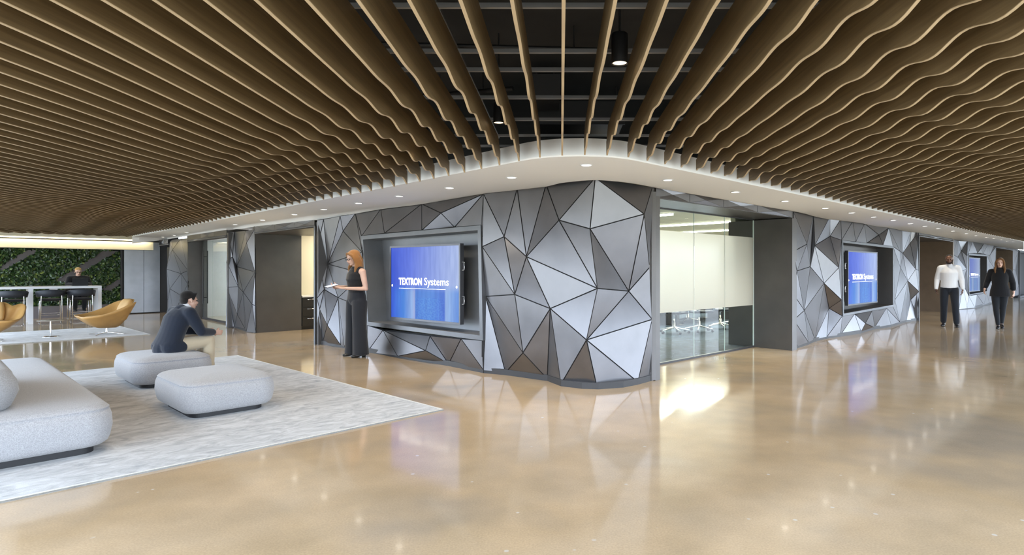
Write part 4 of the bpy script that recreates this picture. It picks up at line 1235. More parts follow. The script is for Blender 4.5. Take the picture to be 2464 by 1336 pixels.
mb = MB(); mb.box((GL - .004, -.004, 1.17), (.012, .02, 2.28)); mb.build('edge_strip', M_EDGEG, e)
mb = MB(); mb.box((GL / 2, 0, .015), (GL, .04, .03)); mb.build('floor_channel', M_DARK, e)
mb = MB(); mb.box((GL / 2, 0, 2.312), (GL, .04, .02)); mb.build('head_channel', M_DARK, e)

# glass door with the long pull
e = empty('glass_door', G0 - UL * .06, pi * .75)
gw = .98
tag(e, 'clear glass door with a tall black pull handle', 'door')
mb = MB(); mb.box((-.10 - gw / 2, .05, 1.12), (gw, .012, 2.2)); mb.build('glass_pane', M_GLASS, e)
for dy in (.11, .0):
    mb = MB()
    mb.tube([(-.40, dy + .0, .45), (-.40, dy + .0, 1.95)], .017, 10)
    for z in (.62, 1.78): mb.tube([(-.20, .05, z), (-.40, dy, z)], .010, 8)
    mb.build('pull_handle', M_BLACK, e)
mb = MB(); mb.box((-.10 - gw / 2, .05, .03), (gw, .03, .05)); mb.build('bottom_rail', M_DARK, e)
e = empty('glass_sidelight', G0 - UL * .06, pi * .75)
tag(e, 'fixed glass panel right of the glass door', 'glass panel')
mb = MB(); mb.box((-1.09 - .9, .05, 1.12), (1.8, .012, 2.2)); mb.build('glass_pane', M_GLASS, e)
mb = MB(); mb.box((-1.09 - .9, .05, .03), (1.8, .03, .05)); mb.build('bottom_rail', M_DARK, e)
rl = bpy.data.lights.new('meeting_light', 'AREA'); rl.energy = 60; rl.size = 1.5
ro = bpy.data.objects.new('meeting_light', rl); COL.objects.link(ro); ro.location = G0 - UL * 1.0 + UR * 2.0 + Vector((0, 0, 2.45))

# ------------------------------------------------------------------ conference room fittings
for i, (x0, l0, l1, lb) in enumerate((((3.6), -1.0, 3.6, 'linear light nearest the conference room glass'), (5.2, 0, 0, ''), (7, 0, 0, ''))): pass
def strip_light(p, q, lb):
    c = (p + q) / 2; L = (q - p).length
    e = empty('linear_light', (c.x, c.y, 2.575), 3 * pi / 4); tag(e, lb, 'light', 'linear lights on the conference room ceiling')
    mb = MB(); mb.box((0, 0, .019), (L, .07, .012)); mb.build('housing', M_WHITE, e)
    mb = MB(); mb.box((0, 0, -.008), (L - .02, .05, .042)); mb.build('lens', M_STRIP, e)
    d = bpy.data.lights.new('linear_lamp', 'AREA'); d.shape = 'RECTANGLE'; d.size = L; d.size_y = 1.4; d.energy = 105 * L; d.color = (1, .96, .86)
    o = bpy.data.objects.new('linear_lamp', d); COL.objects.link(o); o.location = (c.x, c.y, 2.53); o.rotation_euler.z = 3 * pi / 4
def cpt(px, py, z): return at(px, py, F_PX * (z - HC) / (CY - py))
ZL = 2.575
for (a, b, l0, l1, lb) in (((1583, 518), (1620, 515), 2.2, .0, 'short bright linear light by the upright fin, nearest the glass'), ((1587, 546), (1763, 533), 1.0, 1.2, 'long linear light second from the glass'), ((1670, 559.5), (1763, 553), .3, 1.9, 'linear light farthest from the glass')):
    p, q = cpt(*a, ZL), cpt(*b, ZL)
    # p is the farther end; keep it square to the glass
    q2 = q + UL * 0.0; L = (p - q).dot(UL)
    strip_light(q - UL * l1, q + UL * (L + l0 * .0 + (l0 if a[0] > 1600 else l0)), lb)
M_TABLE = pmat('dark_conference_table', (.05, .05, .055, 1), .25)
ct = Vector((4.3, 15.6, 0))
e = empty('conference_table', ct + UL * .95, pi / 4)
tag(e, 'long dark conference table behind the frosted glass', 'table')
mb = MB(); mb.prism(rrect(2.1, .65, .25), .70, .74); mb.build('table_top', M_TABLE, e)
for x in (-1.3, 1.3):
    mb = MB(); mb.box((x, 0, .35), (.12, .7, .70)); mb.box((x, 0, .01), (.4, .8, .02)); mb.build('pedestal', M_TABLE, e)
def make_task_chair():
    e = empty('conference_chair')
    mb = MB(); soft_block(mb, .25, .24, .43, .49, .07, .01, .005, False); mb.build('seat', M_NAVY, e)
    mb = MB()
    rows = []
    for z, y, w_ in ((.50, -.24, .22), (.58, -.275, .235), (.74, -.29, .24), (.90, -.31, .225), (.98, -.325, .19)):
        rows.append((z, y, w_))
    vs = []
    for s_ in (0, .022):
        for z, y, w_ in rows: vs += [(-w_, y + .02 - s_, z), (0, y - .02 - s_, z), (w_, y + .02 - s_, z)]
    fs = []
    k = len(rows) * 3
    for i in range(len(rows) - 1):
        for j in range(2):
            a = i * 3 + j
            fs += [(a, a + 1, a + 4, a + 3), (k + a, k + a + 3, k + a + 4, k + a + 1)]
    for i in range(len(rows) - 1):
        fs += [(i * 3, i * 3 + 3, k + i * 3 + 3, k + i * 3), (i * 3 + 2, k + i * 3 + 2, k + i * 3 + 5, i * 3 + 5)]
    fs += [(0, k, k + 1, 1), (1, k + 1, k + 2, 2)]
    o_ = (len(rows) - 1) * 3
    fs += [(o_, o_ + 1, k + o_ + 1, k + o_), (o_ + 1, o_ + 2, k + o_ + 2, k + o_ + 1)]
    mb.add(vs, fs, 0, True); mb.build('backrest', M_NAVY, e)
    for sx in (-1, 1):
        mb = MB()
        mb.tube([(sx * .20, -.02, .44), (sx * .27, -.02, .46), (sx * .285, -.10, .60), (sx * .285, .0, .645), (sx * .285, .14, .645)], [(.016, .009)] * 5, 8)
        mb.tube([(sx * .10, -.10, .42), (sx * .20, -.25, .47), (sx * .215, -.30, .72)], [(.014, .010)] * 3, 8)
        mb.build('arm', M_CHROME, e)
    mb = MB(); mb.lathe([(.03, .09), (.03, .24), (.018, .25), (.018, .42), (.07, .43)], n=14); mb.build('gas_column', M_CHROME, e)
    for k in range(5):
        a = 2 * pi * k / 5 + .3
        d = Vector((cos(a), sin(a), 0))
        mb = MB(); mb.tube([d * .02 + Vector((0, 0, .13)), d * .17 + Vector((0, 0, .10)), d * .32 + Vector((0, 0, .075))], [(.022, .018), (.018, .014), (.013, .010)], 8); lg_ = mb.build('base_leg', M_CHROME, e)
        mb = MB()
        t_ = Vector((-d.y, d.x, 0))
        mb.tube([d * .32 - t_ * .022 + Vector((0, 0, .032)), d * .32 + t_ * .022 + Vector((0, 0, .032))], .028, 12); mb.build('caster', M_BLACK, lg_)
    return e
tc0 = make_task_chair()
spots = [(1622, 803, 150, 'black conference chair with chrome base nearest the upright fin'), (1682, 799, 120, 'black conference chair second from the upright fin'), (1733, 792, 140, 'black conference chair third from the upright fin'), (1768, 785, 110, 'black conference chair half hidden by the dark lining'),
         (1655, 778, -40, 'black conference chair on the far side of the table')]
for i, (px, py, a, lb) in enumerate(spots):
    o = tc0 if i == 0 else copy_tree(tc0)
    q = onfloor(px, py)
    o.location = (q.x, q.y, .006); o.rotation_euler.z = radians(a - 100)
    tag(o, lb, 'office chair', 'conference chairs behind the glass')
# ------------------------------------------------------------------ screen niches and wall screens
def screen_mat(name, strength, flip=False):
    m, nt, b, out = new_mat(name)
    b.inputs['Base Color'].default_value = (.01, .01, .012, 1); b.inputs['Roughness'].default_value = .45; b.inputs['Specular IOR Level'].default_value = .15
    tc = nt.nodes.new('ShaderNodeTexCoord')
    sp = nt.nodes.new('ShaderNodeSeparateXYZ'); nt.links.new(tc.outputs['Generated'], sp.inputs[0])
    def ramp(src, stops):
        r = nt.nodes.new('ShaderNodeValToRGB'); e = r.color_ramp.elements
        while len(e) < len(stops): e.new(.5)
        for el, (p, c) in zip(e, stops): el.position = p; el.color = c
        nt.links.new(src, r.inputs['Fac']); return r
    def mth(op, a, c=None):
        n = nt.nodes.new('ShaderNodeMath'); n.operation = op
        for i, v in enumerate((a, c)):
            if v is None: continue
            if isinstance(v, (int, float)): n.inputs[i].default_value = v
            else: nt.links.new(v, n.inputs[i])
        return n.outputs[0]
    up = ramp(sp.outputs['X'], [(0, lin(52, 92, 232)), (.3, lin(92, 122, 242)), (.6, lin(140, 164, 245)), (1, lin(186, 206, 252))])
    lo = ramp(sp.outputs['X'], [(0, lin(52, 98, 238)), (.2, lin(62, 140, 240)), (.33, lin(150, 186, 244)), (.37, lin(170, 186, 240)), (.385, lin(66, 128, 226)), (.6, lin(86, 148, 238)), (.80, lin(70, 118, 226)), (.82, lin(160, 196, 250)), (1, lin(92, 150, 240))])
    zz = nt.nodes.new('ShaderNodeMapRange'); zz.inputs['From Min'].default_value = .36; zz.inputs['From Max'].default_value = .50; zz.interpolation_type = 'SMOOTHSTEP'
    nt.links.new(sp.outputs['Z'], zz.inputs['Value'])
    mx = nt.nodes.new('ShaderNodeMix'); mx.data_type = 'RGBA'
    nt.links.new(zz.outputs[0], mx.inputs[0]); nt.links.new(lo.outputs[0], mx.inputs[6]); nt.links.new(up.outputs[0], mx.inputs[7])
    mp = nt.nodes.new('ShaderNodeMapping'); mp.inputs['Scale'].default_value = (26, 1, 2.2); nt.links.new(tc.outputs['Generated'], mp.inputs['Vector'])
    nz = nt.nodes.new('ShaderNodeTexNoise'); nz.inputs['Scale'].default_value = 1; nz.inputs['Detail'].default_value = 3; nt.links.new(mp.outputs[0], nz.inputs['Vector'])
    st = ramp(nz.outputs['Fac'], [(.3, (.82, .84, .92, 1)), (.7, (1.12, 1.1, 1.05, 1))])
    m2 = nt.nodes.new('ShaderNodeMix'); m2.data_type = 'RGBA'; m2.blend_type = 'MULTIPLY'; m2.inputs[0].default_value = 1
    nt.links.new(mx.outputs[2], m2.inputs[6]); nt.links.new(st.outputs[0], m2.inputs[7])
    # speckled droplets in the lower middle
    n3 = nt.nodes.new('ShaderNodeTexNoise'); n3.inputs['Scale'].default_value = 45; n3.inputs['Detail'].default_value = 2; nt.links.new(tc.outputs['Generated'], n3.inputs['Vector'])
    dr = ramp(n3.outputs['Fac'], [(.42, (.72, .86, 1, 1)), (.6, (1.15, 1.2, 1.05, 1))])
    box = mth('MULTIPLY', mth('MULTIPLY', mth('GREATER_THAN', sp.outputs['X'], .385), mth('LESS_THAN', sp.outputs['X'], .80)), mth('LESS_THAN', sp.outputs['Z'], .30))
    m3 = nt.nodes.new('ShaderNodeMix'); m3.data_type = 'RGBA'; m3.blend_type = 'MULTIPLY'
    nt.links.new(box, m3.inputs[0]); nt.links.new(m2.outputs[2], m3.inputs[6]); nt.links.new(dr.outputs[0], m3.inputs[7])
    nt.links.new(m3.outputs[2], b.inputs['Emission Color'])
    b.inputs['Emission Strength'].default_value = strength
    return m
SCR = .78
M_SCREEN = screen_mat('blue_screen_picture', SCR)
M_TXT = emat('white_screen_lettering', (1, 1, 1, 1), 1.0)
M_BEZEL = pmat('screen_bezel', (.10, .105, .12, 1), .35, .6)

def niche(name, c4, depth, side, rim, label, mat_in):
    """recess in the faceted wall: c4 = front corners tl tr br bl as 3-D points, depth into the wall"""
    tl, tr, br, bl = c4
    n = (UR if side == 'l' else UL)
    mb = MB()
    F = [tl, tr, br, bl]
    cen = sum(F, Vector((0, 0, 0))) / 4
    def inset(w):
        out = []
        for i in range(4):
            e1 = (F[(i + 1) % 4] - F[i]).normalized(); e0 = (F[(i - 1) % 4] - F[i]).normalized()
            out.append(F[i] + e1 * w + e0 * w)
        return out
    I = inset(rim)
    f = -n * .015
    for i in range(4):
        j = (i + 1) % 4
        mb.quad(F[i] + f, F[j] + f, I[j] + f, I[i] + f, 0)
        mb.quad(F[i] + f, F[i] + n * .12, F[j] + n * .12, F[j] + f, 0)
        mb.quad(I[i] + f, I[j] + f, I[j] + n * depth, I[i] + n * depth, 1)
        # outer casing so that the box is closed from behind
        mb.quad(F[i] + n * .12, F[i] + n * (depth + .05), F[j] + n * (depth + .05), F[j] + n * .12, 1)
    mb.quad(*[p + n * depth for p in I], 1)
    mb.quad(*[p + n * (depth + .05) for p in F][::-1], 1)
    o = mb.build(name, [M_FRAME, mat_in])
    tag(o, label, 'display niche')
    return o
M_NICHE = metal_panel('grey_niche_lining', (.22, .23, .25, 1), .45, .5)

def wall_screen(bl, br, h, side, label, thick=.055, lettering=True, ms=None, mount=True):
    """screen whose lower edge runs from bl to br (3-D), upright, height h"""
    d = (br - bl); L = d.length; d.normalize()
    rz = math.atan2(d.y, d.x)
    e = empty('wall_screen', (bl + br) / 2, rz)       # local x along the screen, local -y out of the screen
    tag(e, label, 'screen')
    bz = .028
    mb = MB()
    mb.box((0, thick / 2 + .006, h / 2), (L, thick, h))
    for s_ in (-1, 1): mb.box((s_ * (L / 2 - bz / 2), 0, h / 2), (bz, .014, h))
    for z in (bz / 2, h - bz / 2): mb.box((0, 0, z), (L - 2 * bz, .014, bz))
    mb.build('casing', M_BEZEL, e)
    w, hh = L - 2 * bz, h - 2 * bz
    mb = MB()
    mb.box((0, .003, h / 2), (w, .004, hh)); scr = mb.build('screen_panel', ms or M_SCREEN, e)
    if lettering:
        def text(body, size, x, z, bold, sx=1.0):
            cu = bpy.data.curves.new('lettering', 'FONT'); cu.body = body; cu.size = size; cu.offset = bold; cu.extrude = .001
            cu.space_character = 1.0; cu.materials.append(M_TXT); cu.resolution_u = 3
            o = bpy.data.objects.new('lettering', cu); COL.objects.link(o); o.parent = scr
            o.location = (x, -.002, z); o.rotation_euler = (pi / 2, 0, 0); o.scale = (sx, 1, 1)
            return o
        def solid(o):
            bpy.context.view_layer.update()
            me = bpy.data.meshes.new_from_object(o.evaluated_get(bpy.context.evaluated_depsgraph_get()))
            q = bpy.data.objects.new('lettering', me); COL.objects.link(q); q.parent = scr
            q.location, q.rotation_euler, q.scale = o.location, o.rotation_euler, o.scale
            cu = o.data; bpy.data.objects.remove(o); bpy.data.curves.remove(cu)
        s_ = w * .106
        x0 = -w / 2 + w * .128; zb = h * .475
        a = text('TEXTRON', s_ * .83, x0, zb, .0056, .84)
        b_ = text('Systems', s_ * .90, x0 + w * .385, zb, .0006, .92)
        bpy.context.view_layer.update()
        a.scale.x *= (w * .355) / a.dimensions.x; b_.scale.x *= (w * .345) / b_.dimensions.x
        solid(a); solid(b_)
        mb = MB(); mb.box((x0 + w * .345, -.001, h * .425), (w * .69, .002, h * .005)); mb.build('underline', M_TXT, scr)
        for x in (-w / 2 + .03, w / 2 - .055):
            mb = MB(); mb.lathe([(.0, 0), (.018, 0)], n=16); k = mb.build('page_dot', M_TXT, scr, (x, -.0012, h * .46)); k.rotation_euler.x = pi / 2
    if mount:
        mb = MB()
        mb.box((0, thick + .05, h * .5), (L * .35, .09, h * .45))
        mb.build('wall_mount', M_BLACK, e)
        for z in (.3, .72):
            mb = MB(); sgn = 1 if side == 'l' else -1
            mb.tube([(sgn * (L / 2 - .01), thick * .5, h * (z - .05)), (sgn * (L / 2 + .025), thick * .5 + .02, h * (z - .05)), (sgn * (L / 2 + .025), thick * .5 + .02, h * (z + .05)), (sgn * (L / 2 - .01), thick * .5, h * (z + .05))], .006, 8)
            mb.build('side_handle', M_CHROME, e)
    return e

def fp(sec, n, dy=0.0):
    p = SECT[sec][0][n]; return at(p[0], p[1], foot_depth(p[0]) + dy)
niche('display_niche', [fp('niche', n) for n in ('NL', 'NR', 'NC', 'NB')], .34, 'l', .065, 'deep grey framed niche around the large screen by the faceted corner', M_NICHE)
yl, yr = 9.62, 8.50
bl_, br_ = at(939, 768, yl), at(1108, 780, yr)
zb = (bl_.z + br_.z) / 2
zt = (at(939, 594, yl).z + at(1108, 584.5, yr).z) / 2
bl_.z = br_.z = zb
wall_screen(bl_, br_, zt - zb, 'l', 'large blue screen with white company lettering in the niche beside the standing woman')

niche('display_niche', [fp('right', n) for n in ('NL', 'TR', 'BR', 'BL')], .36, 'r', .05, 'deep grey niche around the second screen in the right-hand wall', M_JAMB)
def screen_r(x0, yt0, yb0, x1, yt1, yb1, d0, d1, label, **k):
    a, b = foot_depth(x0) + d0, foot_depth(x1) + d1
    p, q = at(x0, yb0, a), at(x1, yb1, b)
    z0 = (p.z + q.z) / 2
    z1 = (at(x0, yt0, a).z + at(x1, yt1, b).z) / 2
    p.z = q.z = z0
    return wall_screen(p, q, z1 - z0, 'r', label, **k)
screen_r(2040, 604, 736, 2111, 606.5, 728, .12, -.02, 'smaller blue screen with white company lettering in the second niche')
niche('display_niche', [fp('far_right', n) for n in ('NL', 'TR', 'BR', 'BL')], .42, 'r', .06, 'dark niche around the far screen between the two walkers', M_JAMB)
screen_r(2332, 619, 704, 2358, 622, 699, .25, .1, 'far pale blue screen in the niche between the two walkers', mount=False, ms=screen_mat('pale_blue_screen_picture', .42))
# ------------------------------------------------------------------ people
def fuse(mb, name, mat, parent, voxel=.010, smooth=5):
    """one continuous skin over the overlapping volumes in mb"""
    me = mb.mesh(name + '_raw', mat)
    o = bpy.data.objects.new(name + '_raw', me); COL.objects.link(o)
    r = o.modifiers.new('r', 'REMESH'); r.mode = 'VOXEL'; r.voxel_size = voxel; r.use_smooth_shade = True
    s_ = o.modifiers.new('s', 'SMOOTH'); s_.factor = .5; s_.iterations = smooth
    bpy.context.view_layer.update()
    dg = bpy.context.evaluated_depsgraph_get()
    nm = bpy.data.meshes.new_from_object(o.evaluated_get(dg))
    bpy.data.objects.remove(o); bpy.data.meshes.remove(me)
    nm.name = name
    nm.materials.clear(); nm.materials.append(mat)
    nm.polygons.foreach_set('use_smooth', [True] * len(nm.polygons))
    q = bpy.data.objects.new(name, nm); COL.objects.link(q)
    if parent is not None: q.parent = parent
    return q

def chain(mb, pts, radii, n=14, side=(1, 0, 0), hem=False):
    """limb with ball ends; radii numbers or (across, depth) pairs"""
    P = [Vector(p) for p in pts]
    # resample for roundness
    Q, Rr = [], []
    for i in range(len(P) - 1):
        a, b = radii[i], radii[i + 1]
        a = a if isinstance(a, tuple) else (a, a); b = b if isinstance(b, tuple) else (b, b)
        for k in range(6):
            t = k / 6; Q.append(P[i].lerp(P[i + 1], t)); Rr.append((a[0] + (b[0] - a[0]) * t, a[1] + (b[1] - a[1]) * t))
    Q.append(P[-1]); e = radii[-1]; Rr.append(e if isinstance(e, tuple) else (e, e))
    mb.tube(Q, Rr, n, side=side)
    for p, r in ((Q[0], Rr[0]), (Q[-1], Rr[-1]))[1 if hem else 0:]:
        m_ = min(r); mb.ball(p, m_ * .98, 12)
    for i in range(1, len(P) - 1):
        r = radii[i]; r = min(r) if isinstance(r, tuple) else r
        mb.ball(P[i], r, 12)

def hand(mb, wrist, d, palm_n, side, curl=.5, s=1.0):
    """palm, four bent fingers of different length and a thumb; d = direction of the hand, palm_n = palm normal, side = towards the thumb"""
    w, d, pn, sd = Vector(wrist), Vector(d).normalized(), Vector(palm_n).normalized(), Vector(side).normalized()
    chain(mb, [w - d * .01, w + d * .04 * s, w + d * .085 * s], [(.026 * s, .019 * s), (.038 * s, .016 * s), (.038 * s, .013 * s)], 12, sd)
    for k, (off, ln) in enumerate(((.029, .070), (.010, .080), (-.010, .075), (-.028, .058))):
        a = w + d * .082 * s + sd * off * s
        c = curl * (1 + .12 * k)
        d1 = (d * cos(c * .6) + pn * sin(c * .6)).normalized(); d2 = (d * cos(c * 1.5) + pn * sin(c * 1.5)).normalized()
        b = a + d1 * ln * .5 * s; e = b + d2 * ln * .5 * s
        chain(mb, [a - d * .012, b, e], [.0095 * s, .0088 * s, .0075 * s], 8, sd)
    a = w + d * .028 * s + sd * .030 * s
    t1 = (d * .65 + sd * .75 + pn * .25).normalized(); t2 = (d * .95 + sd * .25 + pn * .35).normalized()
    b = a + t1 * .035 * s
    chain(mb, [a - sd * .012, b, b + t2 * .030 * s], [.0125 * s, .0105 * s, .009 * s], 8, pn)

SKINS = {'fair': pmat('fair_skin', (.60, .38, .29, 1), .5, var=.05), 'dark': pmat('dark_brown_skin', (.13, .060, .035, 1), .45, var=.05)}
M_EYE = pmat('dark_eye', (.02, .015, .012, 1), .2)
M_LIP = pmat('lip', (.36, .16, .13, 1), .45)
def cloth(name, col): return fabric(name, col, .06, 420)

def head_frame(c, fwd, up=(0, 0, 1)):
    f = Vector(fwd).normalized(); u = Vector(up); u = (u - f * u.dot(f)).normalized(); r = f.cross(u)
    # local axes of a head: x to the person's left, y backwards, z up
    return Matrix((-r, -f, u)).transposed(), Vector(c)

def head(mb, c, fwd, up=(0, 0, 1), s=1.0, male=False):
    R, c = head_frame(c, fwd, up)
    def L(x, y, z): return c + R @ (Vector((x, y, z)) * s)
    mb.ball(L(0, .012, .035), (.074 * s, .093 * s, .080 * s), 18, R=R)          # skull
    mb.ball(L(0, -.030, -.035), (.058 * s, .060 * s, .075 * s), 16, R=R)        # face
    jw = .050 if male else .043
    mb.ball(L(0, -.045, -.082), (jw * s, .036 * s, .030 * s), 12, R=R)          # jaw and chin
    mb.ball(L(0, -.070, -.098), (.018 * s, .018 * s, .014 * s), 10, R=R)
    chain(mb, [L(0, -.082, .005), L(0, -.098, -.022), L(0, -.108, -.034)], [.009 * s, .011 * s, .013 * s], 8, R @ Vector((1, 0, 0)))   # nose
    for sx in (-1, 1):
        mb.ball(L(sx * .012, -.096, -.038), .009 * s, 8)
        mb.ball(L(sx * .030, -.078, .016), (.022 * s, .012 * s, .009 * s), 8, R=R)  # brow
        mb.ball(L(sx * .038, -.066, -.030), (.022 * s, .018 * s, .018 * s), 8, R=R) # cheek
        mb.ball(L(sx * .076, .008, -.010), (.009 * s, .016 * s, .027 * s), 10, R=R) # ear
    mb.ball(L(0, -.088, -.064), (.022 * s, .012 * s, .010 * s), 8, R=R)          # lips
    return L, R

def face_bits(e, L, R, s, lip=True):
    for sx in (-1, 1):
        mb = MB(); mb.ball(L(sx * .030, -.080, -.004), (.012 * s, .007 * s, .007 * s), 10, R=R); mb.build('eye', M_EYE, e)
    if lip:
        mb = MB(); mb.ball(L(0, -.0965, -.0645), (.021 * s, .0065 * s, .0075 * s), 10, R=R); mb.build('mouth', M_LIP, e)

def body(mb, J, fem):
    """torso, neck, arms and legs under the clothes"""
    sh = J['shoulder']
    chain(mb, [J['pelvis'], J['waist'], J['chest'], J['top']], [(.155, .105), (.118, .088), (.145, .100), (.13, .075)] if fem else [(.155, .110), (.145, .105), (.165, .115), (.155, .080)], 18)
    chain(mb, [J['top'], J['neck'], J['nape']], [.062, .050 if fem else .060, .050 if fem else .058], 12)
    for i, s_ in enumerate(('R', 'L')):
        S, E, W = sh[i], J['elbow'][i], J['wrist'][i]
        k = .88 if fem else 1.0
        chain(mb, [Vector(J['top']).lerp(Vector(S), .5), S], [.060 * k, .058 * k], 12)
        chain(mb, [S, E, W], [.054 * k, .040 * k, .027 * k], 12)
        H, K, A = J['hip'][i], J['knee'][i], J['ankle'][i]
        chain(mb, [H, Vector(H).lerp(Vector(K), .45), K, Vector(K).lerp(Vector(A), .35), A], [.080, .070, .052, .052, .036], 14)

def shoe(e, A, d, mat, s=1.0, lift=0.0, heel=0.0):
    A = Vector(A); d = Vector(d).normalized()
    mb = MB()
    z = lift
    back, mid, toe = Vector((A.x, A.y, z + .035)) - d * .035 * s, Vector((A.x, A.y, z + .034)) + d * .08 * s, Vector((A.x, A.y, z + .024)) + d * .17 * s
    sd = d.cross(Vector((0, 0, 1)))
    chain(mb, [back + Vector((0, 0, heel)), mid, toe], [(.036 * s, .034), (.043 * s, .032), (.036 * s, .022)], 14, sd)
    chain(mb, [back + Vector((0, 0, heel)), Vector((A.x, A.y, A.z + .02))], [.036 * s, .034 * s], 12)
    if heel: mb.box((back.x, back.y, z + (heel + .03) / 2), (.045, .05, heel + .03))
    return fuse(mb, 'shoe', mat, e, .008, 3)

def long_hair(mb, L, ends, yfront, zback):
    """parted hair to the shoulders: a row of wavy locks on either side and a curtain down the back"""
    for sx in (-1, 1):
        for k, (dy, ze) in enumerate(ends):
            a = L(sx * (.018 + .012 * k), -.068 + .045 * k, .098 - .004 * k)
            b = L(sx * .068, -.050 + .040 * k, .060 - .01 * k)
            c_ = L(sx * .084, -.030 + .036 * k, -.010)
            d = L(sx * .082, -.022 + .036 * k, -.085)
            e_ = Vector((sx * (.098 - .006 * k), yfront + .045 * k, (d.z + ze) / 2 + .01))
            f = Vector((sx * (.085 - .006 * k), yfront + .045 * k - .012, ze))
            chain(mb, [a, b, c_, d, e_, f], [.016, .020, .021, .024, .025, .014], 10)
    t = L(0, .085, -.06)
    chain(mb, [L(0, .07, .05), t, (0, t.y + .01, (t.z + zback) / 2), (0, t.y + .015, zback)], [(.070, .04), (.080, .045), (.088, .040), (.075, .024)], 14)

# ---- the woman with the tablet by the large screen
def woman_tablet():
    p = onfloor(857, 858)
    e = empty('person', (p.x, p.y, 0), radians(-43))
    e.scale = (1.12, 1.10, 1.0)
    bpy.context.view_layer.update()
    tag(e, 'person in a black sleeveless top and wide black trousers, standing and reading a tablet', 'person')
    J = dict(pelvis=(0, .01, .93), waist=(0, 0, 1.08), chest=(0, -.01, 1.26), top=(0, .01, 1.385), neck=(0, .0, 1.46), nape=(0, -.015, 1.51),
             shoulder=[(-.165, .01, 1.375), (.165, .01, 1.375)], elbow=[(-.20, .0, 1.11), (.205, .04, 1.10)], wrist=[(-.10, -.22, 1.13), (.075, -.20, 1.11)],
             hip=[(-.085, .01, .90), (.085, .01, .90)], knee=[(-.09, -.015, .49), (.10, .0, .49)], ankle=[(-.09, .02, .10), (.11, .03, .10)])
    mb = MB(); body(mb, J, True)
    fw = (-.03, -1, -.30)
    L, R = head(mb, (0, -.045, 1.595), fw, s=.98)
    hand(mb, (-.10, -.22, 1.13), (.25, -1, .02), (.35, .05, .9), (-.2, -.1, .9), .55)
    hand(mb, (.075, -.20, 1.11), (-.35, -1, .05), (-.1, 0, 1), (-.9, -.3, .1), .35)
    fuse(mb, 'body', SKINS['fair'], e, .0075, 3)
    face_bits(e, L, R, .98)
    mb = MB()
    chain(mb, [(0, .005, 1.00), J['waist'], J['chest'], (0, .01, 1.35)], [(.150, .112), (.132, .104), (.160, .122), (.118, .080)], 18)
    chain(mb, [(0, .01, 1.35), (0, .0, 1.425)], [(.10, .07), (.058, .058)], 14)
    chain(mb, [(0, -.015, 1.24), (0, -.014, 1.33), (0, -.006, 1.395)], [(.160, .124), (.146, .112), (.100, .082)], 18)
    for sx in (-1, 1): chain(mb, [(sx * .03, .005, 1.405), (sx * .085, .005, 1.398), (sx * .135, .008, 1.372)], [(.070, .060), (.070, .066), (.066, .040)], 12, (0, 1, 0))
    fuse(mb, 'sleeveless_top', cloth('black_knit', (.010, .010, .012, 1)), e, .010, 4)
    mb = MB()
    chain(mb, [(0, .01, .93), (0, .005, 1.05)], [(.172, .128), (.140, .110)], 18)
    for i, sx in enumerate((-1, 1)):
        chain(mb, [(sx * .118, .01, .035), (sx * .10, .0, .45), (sx * .093, 0, .66), J['hip'][i]], [(.112, .118), (.094, .102), (.092, .108), (.098, .115)], 16, hem=True)
    fuse(mb, 'wide_trousers', cloth('charcoal_trouser_cloth', (.018, .019, .023, 1)), e, .011, 4)
    M_SH = pmat('black_shoe_leather', (.012, .012, .013, 1), .3)
    for i in range(2): shoe(e, J['ankle'][i], (.1 * (i * 2 - 1), -1, 0), M_SH, .92, 0, .03)
    mb = MB()
    mb.ball(L(0, .024, .050), (.083, .096, .082), 18, R=R)
    long_hair(mb, L, ((.0, 1.35), (.02, 1.30), (.05, 1.28)), -.055, 1.28)
    fuse(mb, 'hair', cloth('auburn_hair', (.24, .11, .035, 1)), e, .009, 4)
    mb = MB()
    for sx in (-1, 1):
        c = L(sx * .032, -.096, -.004); pts = [c + R @ Vector((.024 * cos(a), 0, .019 * sin(a))) for a in [2 * pi * k / 14 for k in range(15)]]
        mb.tube(pts, .0028, 6)
        mb.tube([L(sx * .056, -.094, .0), L(sx * .078, .0, .0)], .0025, 6)
    mb.tube([L(-.008, -.100, .002), L(.008, -.100, .002)], .0025, 6)
    mb.build('glasses', M_BLACK, e)
    t = empty('tablet', e.matrix_basis @ Vector((-.035, -.36, 1.150)), e.rotation_euler.z)
    t.rotation_euler = (radians(14), radians(6), e.rotation_euler.z)
    tag(t, 'thin tablet held in both hands by the standing woman in black', 'tablet')
    mb = MB(); mb.box((0, 0, 0), (.13, .19, .008)); mb.build('case', M_BLACK, t)
    mb = MB(); mb.box((0, 0, .005), (.118, .178, .002)); mb.build('screen', emat('lit_tablet_screen', (.55, .60, .75, 1), .35), t)
woman_tablet()

